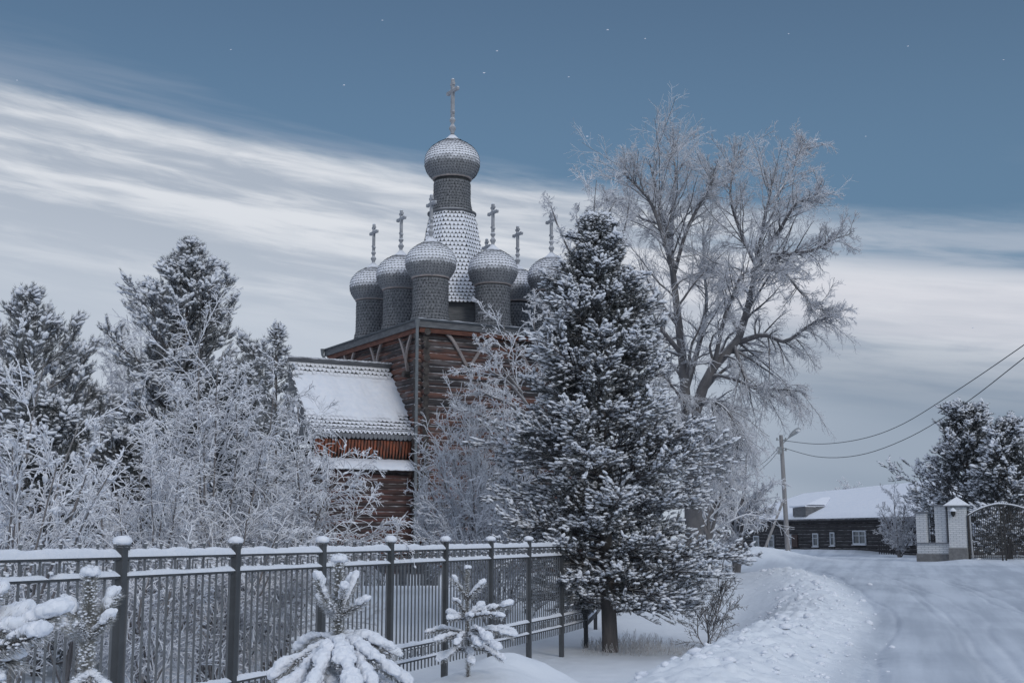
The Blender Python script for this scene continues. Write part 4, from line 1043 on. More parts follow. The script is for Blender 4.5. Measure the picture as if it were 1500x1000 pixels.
m.build('gate_frame', 'blackiron', gate, gate_o)
m = MB()
for k, px in enumerate(np.arange(1423, 1519, 2.7)):
    zt_ = np.interp(px, (1420, 1432, 1447, 1463, 1482, 1500, 1520), zA); m.bar(gpt(px, zb_), gpt(px, zt_-.05), .022, .022)
m.build('gate_bars', 'blackiron', gate, gate_o)
q = Parts(); a_ = gpt(1424, zA[0]-.05); 
# frosted drainpipe beside the pillar
q.tubes(resample([gpt(1422.5, zA[0]), gpt(1423, (zA[0]+zb_)/2), gpt(1424, zb_)], 6)[None], np.full((1, 6), .05), 8); q.build('hinge_post', ['cross'], gate, gate_o)

#==TREES==
# ================================================================== vegetation builders
def finish_tree(o_name, label, cat, base, parts, group=None):
    root = empty(o_name, base, label, cat, group)
    for nm, P, mats in parts: P.build(nm, mats, root, base)
    return root
def snow_on(Pts, R, frac, size, q, r, temps=BL1, mi=1, flat=.6):
    """little cushions of snow resting on twigs"""
    n, K, _ = Pts.shape; m = int(n*frac)
    if m < 1: return
    i = r.integers(0, n, m); f = r.uniform(.2, K-1.01, m); k = f.astype(int); w = (f-k)[:, None]
    p = Pts[i, k]*(1-w)+Pts[i, k+1]*w; t = unit(Pts[i, k+1]-Pts[i, k]); rad = R[i, k]
    s = size*r.uniform(.5, 1.4, m)
    th = unit(t*np.array([1, 1, .4])+1e-4); a = unit(np.cross(np.tile([0, 0, 1.0], (m, 1)), th)+1e-6); up = np.cross(th, a)
    A = np.stack([th*(s*1.6)[:, None], a*(s*.9)[:, None], up*(s*flat)[:, None]], -1)
    q.inst(temps, p+np.array([0, 0, 1.0])*(rad*.8)[:, None], A, mi, r)

# ---------- the great bare tree
def big_tree():
    r = np.random.default_rng(31)
    def L(pts, r0, r1, K=14):
        P = resample([tuple(W(x, y, Y)) for x, y, Y in pts], K); return P, np.linspace(r0, r1, K)
    trunk = L([(1020, 835, 40), (1016, 760, 40), (1014, 690, 40), (1008, 620, 40)], .32, .22)
    limbs = [
     L([(1008, 640, 40), (1003, 560, 40.2), (996, 490, 40.5), (988, 420, 41), (980, 350, 41.2), (970, 310, 41.3), (958, 265, 41.2), (950, 232, 41)], .24, .02),
     L([(990, 420, 41), (975, 360, 40), (955, 300, 39.5), (935, 275, 39), (922, 262, 38.8), (914, 254, 38.8)], .11, .012),
     L([(983, 370, 41), (985, 310, 41.8), (990, 250, 42.3), (985, 228, 42.6), (990, 212, 42.6)], .10, .012),
     L([(988, 400, 41), (1005, 340, 40), (1030, 290, 39.4), (1042, 270, 39), (1046, 245, 39)], .10, .012),
     L([(1000, 520, 40.2), (975, 490, 39), (945, 450, 38), (915, 420, 37.4), (890, 410, 37)], .12, .014),
     L([(1005, 570, 40.2), (1025, 500, 41), (1035, 440, 42), (1030, 370, 43), (1042, 320, 43.5)], .14, .012),
     L([(1008, 650, 40), (1025, 580, 39.8), (1050, 530, 39.5), (1080, 500, 39.3), (1098, 440, 39.2), (1108, 390, 39.2), (1118, 330, 39.4), (1128, 285, 39.6), (1134, 250, 39.8)], .27, .02),
     L([(1102, 400, 39.2), (1125, 375, 38.6), (1160, 372, 38), (1195, 365, 37.5), (1222, 350, 37.2), (1250, 342, 37)], .14, .012),
     L([(1112, 375, 39.2), (1140, 340, 38.5), (1165, 300, 38), (1188, 290, 37.7), (1202, 278, 37.5)], .10, .012),
     L([(1108, 390, 39.2), (1085, 340, 40), (1070, 290, 40.5), (1075, 245, 41), (1083, 222, 41.3)], .10, .012),
     L([(1085, 500, 39.3), (1120, 490, 38.6), (1150, 500, 38), (1180, 480, 37.6), (1205, 467, 37.3), (1228, 463, 37)], .13, .014),
     L([(1120, 370, 39.2), (1150, 400, 38.3), (1175, 430, 37.8), (1195, 450, 37.5), (1215, 455, 37.3)], .09, .012),
     L([(1045, 540, 39.5), (1060, 470, 38.5), (1075, 430, 38), (1090, 400, 37.8), (1130, 395, 37.4), (1170, 400, 37.1)], .11, .012),
     L([(1075, 505, 39.3), (1095, 560, 38.7), (1115, 570, 38.3), (1150, 570, 38), (1180, 575, 37.8)], .09, .012),
     L([(1015, 620, 40), (1032, 625, 39), (1045, 645, 38.3), (1055, 675, 38), (1060, 700, 37.8)], .11, .014),
     L([(1012, 600, 40), (1030, 590, 39), (1050, 590, 38.3), (1068, 605, 37.8), (1080, 635, 37.6), (1082, 660, 37.5)], .10, .012),
     L([(1010, 640, 40), (1000, 590, 39), (980, 560, 38), (965, 545, 37.5)], .09, .012),
     L([(1098, 430, 39.2), (1075, 410, 41), (1050, 400, 42), (1035, 390, 43)], .09, .012),
     L([(1128, 300, 39.5), (1155, 260, 40.5), (1170, 225, 41), (1180, 205, 41.3)], .06, .01),
     L([(975, 330, 41), (940, 320, 42), (920, 305, 42.6), (900, 297, 43), (885, 292, 43)], .07, .01),
    ]
    P1 = np.stack([l[0] for l in limbs]); R1 = np.stack([l[1] for l in limbs])*.74
    q = Parts(); q.tubes(trunk[0][None], trunk[1][None], 12, 0); q.tubes(P1, R1, 8, 0)
    P2, R2 = grow(P1, R1, 20, .10, .98, .78, .22, .33, .45, 8, .008, .09, .40, .25, .40, up=.1, minr=.007, rs=r)
    P2c, R2c = grow(P1, R1, 14, .05, .9, .9, .3, .22, .4, 8, .0, .10, .35, .25, .3, minr=.007, rs=r); P2 = np.concatenate([P2, P2c]); R2 = np.concatenate([R2, R2c])
    P2b, R2b = grow(P1[:, 7:], R1[:, 7:], 9, .1, .9, .6, .2, .30, .35, 8, .02, .09, .55, .25, .4, up=.2, minr=.008, rs=r)
    P2 = np.concatenate([P2, P2b]); R2 = np.concatenate([R2, R2b])
    # lower crown droops
    zlow = (P2[:, 0, 2] < W(1000, 480, 40).z)
    dz = np.linspace(0, 1, 8)**1.6; Ls = np.linalg.norm(P2[:, -1]-P2[:, 0], axis=1)
    P2[zlow, :, 2] -= (dz[None]*Ls[zlow][:, None])*.40
    q.tubes(P2, R2, 5, 0)
    P3, R3 = grow(P2, R2, 10, .15, 1.0, .65, .25, .40, .35, 5, -.005, .10, .5, .45, .4, up=.15, minr=.0056, rs=r)
    zl = (P3[:, 0, 2] < W(1000, 520, 40).z); dz = np.linspace(0, 1, 5)**1.5; Ls = np.linalg.norm(P3[:, -1]-P3[:, 0], axis=1)
    P3[zl, :, 2] -= (dz[None]*Ls[zl][:, None])*.45
    t = Parts(); t.tubes(P3, R3, 3, 0)
    P4, R4 = grow(P3, R3, 8, .15, 1.0, .75, .3, .50, .4, 4, -.01, .10, .8, .6, .3, minr=.0046, rs=r)
    t.tubes(P4, R4, 3, 0)
    b = tuple(W(1020, 820, 40)); b = (b[0], 40, gz(b[0], 40))
    finish_tree('bare_tree', 'tallest bare tree with a wide frosted crown rising right of the big spruce', 'tree', b, [('trunk', q, ['lime']), ('twigs', t, ['limetwig'])])
    return len(P3), len(P4)
print('big tree', big_tree())

# ---------- generic frosted deciduous tree / bush
def bush(name, label, cat, base, stems, seed, n1=12, n2=10, n3=6, l1=.45, l2=.45, l3=.5, r0=.03, minr=.008, mats=('stem', 'twig'), droop=0.0, snowfrac=0.0, snowsize=.03, ang=.6, group=None, up=.3, wig=.12, K1=10, tr=(.12, .98)):
    r = np.random.default_rng(seed)
    P1 = np.stack([resample(s, K1) for s in stems]); 
    q = Parts(); t = Parts()
    R1 = np.stack([np.linspace(r0, max(minr*1.2, r0*.18), K1)*r.uniform(.8, 1.2) for s in stems])
    P1 = P1+np.cumsum(r.normal(0, .012, P1.shape), 1)*np.linspace(0, 1, K1)[None, :, None]
    q.tubes(P1, R1, 7, 0)
    P2, R2 = grow(P1, R1, n1, tr[0], tr[1], ang, .2, l1, .35, 8, 0, wig, .6, .3, .5, up=up, minr=minr, rs=r)
    def dr(P, a):
        K = P.shape[1]; Ls = np.linalg.norm(P[:, -1]-P[:, 0], axis=1); P[:, :, 2] -= (np.linspace(0, 1, K)**1.8)[None]*Ls[:, None]*a
    dr(P2, droop); t.tubes(P2, R2, 4, 0)
    P3, R3 = grow(P2, R2, n2, .12, 1.0, .75, .25, l2, .4, 5, 0, wig*1.2, .7, .5, .4, minr=minr, rs=r)
    dr(P3, droop); t.tubes(P3, R3, 4 if minr > .01 else 3, 0)
    if n3:
        P4, R4 = grow(P3, R3, n3, .15, 1.0, .8, .3, l3, .4, 4, 0, wig*1.2, .85, .7, .3, minr=minr*.85, rs=r)
        dr(P4, droop*.6); t.tubes(P4, R4, 3, 0)
        if snowfrac: snow_on(P4, R4, snowfrac, snowsize*.7, t, r)
    if snowfrac: snow_on(P3, R3, snowfrac*2, snowsize, t, r); snow_on(P2, R2, snowfrac*4, snowsize*1.3, t, r)
    return finish_tree(name, label, cat, base, [('stem', q, [mats[0], 'snow_lump']), ('twigs', t, [mats[1], 'snow_lump'])], group)
def S(*pts): return [tuple(W(x, y, Y)) for x, y, Y in pts]
def B(px, Y): w = W(px, 800, Y); return (w.x, w.y, gz(w.x, w.y))
def stem_to(px, Yb, tops, r, z0=None, mid=.25):
    """stems from one base fanning out to photo points"""
    b = np.array(B(px, Yb)); b[2] -= .1; out_ = []
    for (x, y, Y) in tops:
        e = np.array(W(x, y, Y)); m1 = b+(e-b)*.33; m1[2] += abs(e[0]-b[0])*mid; m2 = b+(e-b)*.68; m2[2] += abs(e[0]-b[0])*mid*.9
        s = r.normal(0, .06, 3); out_.append([b+r.normal(0, .05, 3)*[1, 1, 0], m1+s, m2-s, e])
    return out_
rr1 = np.random.default_rng(3)
# snow-laden young trees behind the fence, left half of the picture
G_ = 'snow-laden young trees behind the fence'
bush('snowy_tree', 'broad snow-laden thicket tree just left of the church annex, behind the fence', 'tree', B(400, 19.5),
     stem_to(400, 19.5, [(405, 560, 19.5), (440, 600, 19.2), (475, 660, 18.8), (500, 700, 18.6), (528, 738, 18.2), (380, 620, 19.8), (430, 670, 18.5), (550, 770, 18.4)], rr1, mid=.3), 41, 11, 10, 7, .42, .42, .5, .026, .0060, ('stem', 'snowtwig'), .24, .14, .022, group=G_, wig=.09)
bush('snowy_tree', 'tallest snow-laden young tree of the thicket, its thin top before the dark pine', 'tree', B(305, 18.5),
     stem_to(305, 18.5, [(288, 485, 18.5), (320, 540, 18.2), (350, 590, 18), (260, 590, 18.6), (235, 640, 18.3), (385, 650, 18), (300, 610, 18)], rr1), 42, 13, 10, 7, .42, .42, .5, .028, .0060, ('stem', 'snowtwig'), .26, .14, .022, group=G_, wig=.09)
bush('snowy_tree', 'low snow-laden young tree between the thicket and the left pines', 'tree', B(215, 16.8),
     stem_to(215, 16.8, [(205, 668, 16.8), (245, 700, 16.5), (172, 720, 16.5), (150, 730, 16.3), (270, 690, 16.2), (215, 700, 16)], rr1), 43, 12, 10, 7, .42, .42, .5, .024, .0058, ('stem', 'snowtwig'), .24, .14, .020, group=G_, wig=.09)
bush('snowy_tree', 'leftmost snow-laden tree with long bare branches slanting up to the right', 'tree', B(5, 14.5),
     stem_to(5, 14.5, [(60, 540, 14.6), (30, 640, 14.2), (112, 630, 14.8), (140, 665, 14.4), (150, 700, 14.0), (-20, 580, 14), (90, 690, 13.6), (15, 650, 14)], rr1, mid=.12), 44, 8, 7, 5, .34, .38, .5, .026, .0075, ('stem', 'snowtwig'), .10, .30, .026, group=G_, ang=.5, wig=.08)
bush('snowy_tree', 'snow-laden sapling standing low behind the second fence post', 'tree', B(215, 14.9),
     stem_to(215, 14.9, [(180, 800, 15), (225, 830, 14.8), (260, 820, 15), (290, 860, 15)], rr1), 45, 10, 8, 4, .5, .42, .5, .024, .0080, ('stem', 'snowtwig'), .28, .10, .018, group=G_)
bush('snowy_bush', 'frosted tangle of brown twigs low behind the fence, left of the sapling', 'bush', B(330, 17.3),
     stem_to(330, 17.3, [(250, 760, 17), (300, 770, 17), (360, 760, 17), (410, 780, 17.2), (450, 800, 17.4), (330, 820, 16.8), (390, 850, 16.8), (270, 840, 16.8), (470, 850, 17.2)], rr1), 46, 11, 9, 5, .5, .45, .5, .018, .0075, ('stem', 'snowtwig'), .25, .05, .018)
bush('snowy_bush', 'snow-covered undergrowth filling the gap below the left pines', 'bush', B(110, 19),
     stem_to(110, 19, [(40, 720, 19), (90, 700, 19), (140, 720, 19), (190, 740, 19.5), (60, 780, 18.6), (150, 790, 18.6), (0, 760, 19)], rr1), 47, 10, 8, 5, .5, .42, .5, .024, .0095, ('stem', 'snowtwig'), .30, .16, .026)
# lilac thicket against the church wall
fan = [(632, 715, 33), (640, 670, 33), (655, 625, 33.4), (680, 600, 33.6), (705, 610, 33.5), (740, 600, 33.5), (618, 770, 32.6), (635, 740, 32.4), (680, 640, 33), (715, 680, 33), (760, 640, 33.8), (650, 690, 32.6), (622, 750, 32.8), (770, 700, 33), (730, 740, 32.4)]
bush('frosted_bush', 'fan of straight frosted stems against the dark log wall of the church', 'bush', B(705, 33), stem_to(705, 33, fan, rr1, mid=.10), 51, 14, 8, 5, .40, .42, .5, .030, .0088, ('stem', 'twig'), .04, 0, ang=.45)
fan = [(690, 720, 29), (740, 700, 29), (650, 760, 29), (780, 740, 29), (720, 770, 28.6), (640, 790, 29), (800, 770, 29), (760, 660, 29.5)]
bush('frosted_bush', 'low frosted shrub in front of the church thicket, left of the spruce', 'bush', B(725, 29), stem_to(725, 29, fan, rr1, mid=.15), 52, 12, 7, 4, .42, .42, .5, .022, .0095, ('stem', 'twig'), .06, 0, ang=.5)
# small tree leaning over it
st = [S((800, 850, 35), (792, 700, 35), (780, 610, 35), (760, 570, 34.8), (742, 520, 34.6), (735, 470, 34.5)), S((785, 630, 35), (745, 622, 34), (715, 614, 33.5), (690, 604, 33), (672, 604, 33)), S((778, 600, 35), (745, 560, 34), (720, 545, 33.5), (700, 535, 33), (682, 545, 33)),
      S((788, 640, 35), (790, 560, 35.3), (785, 500, 35.4), (778, 470, 35.4)), S((765, 575, 34.8), (720, 520, 34.4), (700, 500, 34)), S((790, 620, 35), (810, 560, 35), (815, 500, 35)), S((780, 610, 35), (742, 590, 33.6), (712, 578, 33.2), (690, 570, 33))]
bush('frosted_tree', 'small frosted tree leaning left over the thicket before the church wall', 'tree', B(800, 35), st, 53, 13, 7, 5, .26, .42, .5, .045, .0095, ('stem', 'twig'), .10, 0, ang=.7, tr=(.25, .98))
# the tree whose top shows behind the spruce, across the right domes
st = [S((880, 850, 38), (880, 650, 38), (878, 500, 38), (872, 400, 38), (868, 320, 38), (872, 262, 38)), S((876, 470, 38), (850, 400, 37.6), (830, 360, 37.4), (812, 315, 37.3), (808, 300, 37.2)), S((875, 430, 38), (840, 410, 37.5), (815, 395, 37.2), (790, 390, 37)),
      S((876, 450, 38), (900, 380, 38.5), (915, 330, 38.8), (920, 290, 39)), S((872, 400, 38), (848, 340, 38.4), (842, 300, 38.6)), S((876, 500, 38), (830, 460, 37.4), (800, 445, 37), (785, 440, 37)), S((870, 380, 38), (890, 320, 38), (905, 290, 38))]
bush('frosted_tree', 'frosted tree top reaching above the spruce in front of the right-hand domes', 'tree', B(880, 38), st, 54, 12, 9, 6, .22, .45, .5, .05, .0080, ('lime', 'twig'), .05, 0, ang=.75, tr=(.10, .98))
# trees between spruce and pole
st = [S((1078, 838, 47), (1074, 760, 47), (1070, 710, 47), (1060, 660, 47)), S((1080, 838, 47), (1088, 770, 46.6), (1098, 740, 46.2), (1120, 715, 46)), S((1074, 800, 47), (1050, 750, 47), (1030, 700, 47)), S((1076, 780, 47), (1090, 720, 47.3), (1095, 660, 47.5)), S((1090, 770, 46.5), (1115, 750, 46), (1130, 745, 46)),
      S((1074, 740, 47), (1050, 690, 46.5), (1040, 640, 46.2)), S((1079, 830, 47), (1065, 790, 46.5), (1045, 770, 46))]
bush('frosted_tree', 'low twisted frosted tree with a forked trunk left of the wooden pole', 'tree', B(1078, 47), st, 55, 15, 9, 6, .5, .42, .5, .11, .0105, ('lime', 'twig'), .12, 0, ang=.7, tr=(.15, .98))
st = [S((1040, 835, 44), (1036, 740, 44), (1030, 680, 44), (1025, 600, 44)), S((1038, 800, 44), (1052, 740, 44), (1070, 690, 44), (1080, 640, 44)), S((1038, 790, 44), (1015, 720, 44), (1000, 650, 44)), S((1036, 760, 44), (1060, 720, 44), (1085, 700, 44))]
bush('frosted_tree', 'slender frosted tree close behind the right flank of the spruce', 'tree', B(1040, 44), st, 56, 16, 9, 6, .45, .42, .5, .08, .0100, ('lime', 'twig'), .15, 0, ang=.7, tr=(.15, .98))
st = stem_to(1050, 27.2, [(1005, 900, 27), (1030, 870, 27), (1060, 880, 27.2), (1078, 905, 27.2), (1060, 850, 27.6), (1020, 910, 26.8), (1072, 885, 27.4)], rr1)
bush('frosted_bush', 'small wiry bush with brown twigs at the right foot of the spruce', 'bush', B(1035, 27.2), stem_to(1035, 27.2, [(1005, 890, 27), (1030, 860, 27), (1060, 862, 27.2), (1078, 890, 27.2), (1050, 840, 27.6), (1070, 850, 27.4)], rr1), 57, 10, 7, 3, .5, .42, .5, .012, .0055, ('stem', 'lime'), .12, 0, ang=.5)
# bush in front of the house, tree tip behind its roof
bush('frosted_tree', 'rounded frosted tree in front of the right end of the log house', 'tree', B(1316, 72), stem_to(1316, 72, [(1308, 722, 72), (1325, 740, 72), (1292, 752, 72), (1340, 765, 72), (1290, 780, 72), (1345, 785, 71), (1312, 760, 71)], rr1), 58, 13, 8, 5, .40, .42, .5, .05, .0105, ('stem', 'limetwig'), .03, 0, ang=.6)
bush('frosted_tree', 'distant frosted treetop showing just above the log house ridge', 'tree', B(1238, 112), stem_to(1238, 112, [(1238, 714, 112), (1226, 720, 112), (1250, 720, 112), (1232, 717, 112), (1245, 716, 112)], rr1), 59, 14, 8, 3, .35, .42, .5, .09, .022, ('lime', 'twig'), 0, 0, ang=.6)
# larches in the background, left
def larch(label, px, ptop, Y, seed, w=1.6):
    r = np.random.default_rng(seed); b = B(px, Y); top = W(px+2, ptop, Y); H = top.z-b[2]
    P1 = resample([b, (b[0]+.05, b[1], b[2]+H*.5), tuple(top)], 16)[None]; R1 = np.linspace(.11, .012, 16)[None]
    q = Parts(); q.tubes(P1, R1, 7)
    P2, R2 = grow(P1, R1, 130, .25, .98, 1.15, .15, w/H, .3, 6, .05, .05, .35, .3, .92, minr=.009, rs=r)
    t = Parts(); t.tubes(P2, R2, 3)
    P3, R3 = grow(P2, R2, 9, .1, 1.0, .7, .25, .32, .4, 4, -.08, .1, .7, .6, .3, minr=.008, rs=r); t.tubes(P3, R3, 3)
    P4, R4 = grow(P3, R3, 3, .1, 1.0, .7, .25, .5, .4, 3, -.08, .1, .8, .6, .3, minr=.007, rs=r); t.tubes(P4, R4, 3)
    finish_tree('larch_tree', label, 'tree', b, [('trunk', q, ['larch']), ('twigs', t, ['larch'])], 'pale larches beyond the left pines')
larch('pale spindly larch whose thin tip rises just left of the dark pine', 200, 408, 44, 61, 2.3)
larch('pale larch filling the gap between the two dark left pines', 157, 468, 42, 62, 2.4)
larch('low pale larch glimpsed left of the dark pine between snowy branches', 178, 520, 38, 63, 2.6)

# ---------- pines and spruces
def conifer(name, label, cat, base, top, env, seed, nL1=240, nL2=10, nSh=5, shoot=.17, snow=.75, blob_s=.07, needle='needle', rise=.25, upend=.1, candle=False, group=None, lean=None, tr=.12, temps=NT, nwidth=.42, hmin=.08, offx=None, lobes=(), blobs=None, var=1.0, cell=.13, l2=.38, fl=.55):
    """env: list of (height fraction, radius m) - the outline of the crown"""
    r = np.random.default_rng(seed); b = np.array(base, float); H = top[2]-b[2]
    mid = (b+np.array(top))/2+np.array([(lean or 0), 0, 0])
    T = resample([b-[0, 0, .3], mid, top], 20); RT = np.linspace(tr, .02, 20)
    q = Parts(); q.tubes(T[None], RT[None], 9)
    hs = np.array([e[0] for e in env]); rs_ = np.array([e[1] for e in env])
    hf = hmin+(1-hmin)*(np.arange(nL1)+r.random(nL1))/nL1; hf = np.minimum(hf, .985)
    # denser whorls where the crown is wide
    az_ = (np.arange(nL1)*2.39996+r.normal(0, .35, nL1)) % (2*PI)
    Rr = np.interp(hf, hs, rs_)*(0.62+.42*r.random(nL1))*(1+.16*np.sin(az_*2+hf*9)+.12*np.sin(az_*3-hf*17))
    for (lh, la, amp, sh, sa) in lobes:
        da = (az_-la+PI) % (2*PI)-PI; Rr = Rr*(1+amp*np.exp(-((hf-lh)/sh)**2-(da/sa)**2))
    Rr = Rr*(1+var*.45*fbm(az_*1.1+seed, hf*9, 2, seed))
    f = hf*19; i = np.clip(f.astype(int), 0, 18); w = (f-i)[:, None]; P0 = T[i]*(1-w)+T[i+1]*w
    if offx: 
        pass
    K = 8; s = np.linspace(0, 1, K)
    dirs = np.stack([np.cos(az_), np.sin(az_), np.zeros(nL1)], -1)
    ri = (rise*(0.4+1.2*hf)+r.normal(0, .07, nL1))[:, None]
    z = Rr[:, None]*(ri*s[None]-(.30*(1-hf)[:, None])*s[None]**2*1.0+upend*s[None]**3)
    P1 = P0[:, None, :]+dirs[:, None, :]*(Rr[:, None]*s[None])[:, :, None]; P1[:, :, 2] += z
    P1 += np.cumsum(r.normal(0, .02, P1.shape), 1)*s[None, :, None]
    R1 = (np.clip(Rr*.018, .010, .045))[:, None]*np.linspace(1, .25, K)[None]
    br = Parts(); br.tubes(P1, R1, 5)
    P2, R2 = grow(P1, R1, nL2, .18, 1.0, .70, .2, l2, .35, 5, .03, .07, .6, .4, .55, minr=.004, flat=fl, rs=r, up=.12)
    lens = np.linalg.norm(P2[:, -1]-P2[:, 0], axis=1)
    br.tubes(P2, R2, 3)
    # tips of main branches too
    n2 = len(P2); tt = np.linspace(.25, 1.0, nSh)
    pid = np.repeat(np.arange(n2), nSh); t = np.tile(tt, n2)+r.uniform(-.1, .1, n2*nSh); t = np.clip(t, .05, .999)
    f = t*4; i = np.clip(f.astype(int), 0, 3); w = (f-i)[:, None]
    p = P2[pid, i]*(1-w)+P2[pid, i+1]*w; tg = unit(P2[pid, i+1]-P2[pid, i])
    n1 = nL1; pid1 = np.repeat(np.arange(n1), 7); t1 = np.clip(np.tile(np.linspace(.4, 1, 7), n1)+r.uniform(-.05, .05, n1*7), 0, .999); f = t1*(K-1); i = f.astype(int); w = (f-i)[:, None]
    p = np.vstack([p, P1[pid1, i]*(1-w)+P1[pid1, i+1]*w]); tg = np.vstack([tg, unit(P1[pid1, i+1]-P1[pid1, i])])
    # leader
    lt = T[-5:]; m = 14; p = np.vstack([p, lt[r.integers(0, 5, m)]+r.normal(0, .04, (m, 3))]); tg = np.vstack([tg, np.tile([0, 0, 1.0], (m, 1))+r.normal(0, .25, (m, 3))])
    d = unit(tg+r.normal(0, .38, tg.shape)+np.array([0, 0, .35 if not candle else 1.0]))
    sc = shoot*r.uniform(.7, 1.25, len(p))
    a_, b_, d_ = basis(d)
    A = np.stack([a_*(sc*nwidth*2)[:, None], b_*(sc*nwidth*2)[:, None], d_*sc[:, None]], -1)
    fo = Parts(); fo.inst(temps, p, A, 0, r)
    # snow cushions lie where the shoot is open to the sky
    cs = cell; g0 = p.min(0)-cs; ii = ((p-g0)/cs).astype(int); dm = ii.max(0)+8
    occ = np.zeros(dm); np.add.at(occ, (ii[:, 0], ii[:, 1], ii[:, 2]), 1)
    sm_ = occ.copy()
    for ax_ in (0, 1): sm_ = (np.roll(sm_, 1, ax_)+np.roll(sm_, -1, ax_)+2*sm_)/4
    ab = sum(sm_[ii[:, 0], ii[:, 1], ii[:, 2]+q_] for q_ in (1, 2, 3, 4))
    ab = ab/np.percentile(ab, 60)
    hfp = (p[:, 2]-b[2])/H; ab = np.minimum(ab, np.interp(hfp, [.55, .9], [2.2, .75]))
    k = r.random(len(p)) < snow*np.maximum(np.exp(-ab*.9)*1.45, .30)
    blob_f = np.clip(1.45-ab*.5, .6, 1.4)
    # the outer and upper shoots carry more
    ps = (p+d*(sc*.62)[:, None])[k]; ss = (blob_s*r.uniform(.5, 1.25, len(p))*blob_f)[k]; dd = d[k]
    th = unit(dd*np.array([1, 1, .35])); a = unit(np.cross(np.tile([0, 0, 1.0], (len(th), 1)), th)+1e-6); up = np.cross(th, a)
    A = np.stack([th*(ss*1.45)[:, None], a*(ss*.85)[:, None], up*(ss*.50)[:, None]], -1)
    sn = Parts(); sn.inst(blobs or BL1, ps+np.array([0, 0, 1.0])*(ss*.35)[:, None], A, 0, r)
    root = empty(name, tuple(base), label, cat, group)
    q.build('trunk', ['bark'], root, base); br.build('branches', ['bark'], root, base)
    fo.build('foliage', [needle], root, base, smooth_=False); sn.build('snow_cover', ['snow_lump'], root, base)
    print(name, len(p), int(k.sum()))
    return root
Hs = 8.9
env = [(0, .9), (.06, 1.5), (.12, 1.95), (.2, 2.25), (.30, 2.25), (.38, 2.25), (.45, 1.9), (.52, 1.6), (.62, 1.5), (.70, 1.3), (.78, 1.0), (.87, .62), (.94, .36), (1, .10)]
conifer('spruce_tree', 'big dense dark spruce dusted with snow standing at the fence corner', 'tree', B(893, 26.3), tuple(W(872, 318, 26.3)), env, 71, 210, 34, 6, .115, .72, .036, lean=-.02, tr=.17, hmin=.11, rise=.36, cell=.11, l2=.46, fl=.72,
        lobes=((.38, 0.1, .38, .05, .8), (.12, -.2, .45, .07, .8), (.10, 3.1, -.45, .08, .9), (.46, 2.9, .40, .06, .7), (.66, 2.8, .22, .04, .7), (.28, 1.2, -.2, .05, .9)), blobs=BL0, var=1.6)
# left pines
PG = 'dark snowy pines on the left'
env = [(0, 1.6), (.15, 2.2), (.3, 2.4), (.45, 2.3), (.58, 2.05), (.68, 1.75), (.78, 1.42), (.87, 1.0), (.94, .5), (1, .10)]
conifer('pine_tree', 'tall dark pine with clumpy snow-tipped shoots left of the church', 'tree', B(255, 31), tuple(W(278, 366, 31)), env, 72, 130, 18, 6, .19, 1.0, .048, 'needle_l', rise=.34, upend=.22, candle=True, group=PG, tr=.12, nwidth=.30, hmin=.12, var=1.6)
env = [(0, 1.3), (.3, 1.8), (.5, 1.65), (.65, 1.3), (.78, .95), (.88, .65), (.95, .38), (1, .10)]
conifer('pine_tree', 'young pine with upright candle-like shoots at the left edge of the picture', 'tree', B(38, 25), tuple(W(40, 445, 25)), env, 73, 75, 12, 5, .23, 1.0, .046, 'needle_l', rise=.5, upend=.35, candle=True, group=PG, tr=.09, nwidth=.22, hmin=.15, var=1.4)
conifer('pine_tree', 'shorter pine tucked between the left-edge pine and the tall dark pine', 'tree', B(108, 27), tuple(W(112, 515, 27)), [(0, 1.1), (.4, 1.2), (.6, .95), (.8, .6), (.93, .3), (1, .1)], 74, 60, 11, 5, .23, 1.0, .046, 'needle_l', rise=.42, upend=.3, candle=True, group=PG, tr=.08, nwidth=.25, var=1.4)
conifer('pine_tree', 'dark pine half hidden behind the snow-laden thicket, beside the annex roof', 'tree', B(372, 27), tuple(W(368, 515, 27)), [(0, 1.1), (.4, 1.1), (.6, .9), (.8, .6), (.93, .3), (1, .1)], 75, 60, 10, 5, .22, 1.0, .048, 'needle_l', rise=.55, upend=.4, candle=True, group=PG, tr=.08, nwidth=.28, var=1.4)
conifer('pine_tree', 'low dark pine in the shadow below the tall pine', 'tree', B(190, 24), tuple(W(185, 640, 24)), [(0, 1.3), (.4, 1.4), (.7, 1.0), (.9, .5), (1, .1)], 76, 90, 9, 5, .20, .8, .048, 'needle', rise=.4, upend=.3, candle=False, group=PG, tr=.09, nwidth=.30)
conifer('spruce_tree', 'slim young spruce whose spiky tip rises left of the annex roof', 'tree', B(405, 23), tuple(W(405, 478, 23)), [(0, .9), (.3, .75), (.5, .60), (.7, .40), (.85, .24), (.95, .10), (1, .03)], 77, 85, 6, 4, .13, .6, .030, 'needle_l', rise=.15, upend=.3, tr=.04, nwidth=.24, blobs=BL0)
conifer('pine_tree', 'dark lower pine behind the thicket, between the tall pine and the annex', 'tree', B(318, 25), tuple(W(318, 560, 25)), [(0, 1.4), (.4, 1.5), (.7, 1.1), (.9, .5), (1, .1)], 86, 80, 9, 5, .20, .7, .045, 'needle', rise=.35, upend=.3, group=PG, tr=.09, nwidth=.30)
conifer('pine_tree', 'dark lowest pine at the left edge under the young pine', 'tree', B(62, 22), tuple(W(66, 600, 22)), [(0, 1.3), (.4, 1.4), (.7, 1.0), (.9, .5), (1, .1)], 87, 80, 9, 5, .20, .7, .045, 'needle', rise=.35, upend=.3, group=PG, tr=.09, nwidth=.30)
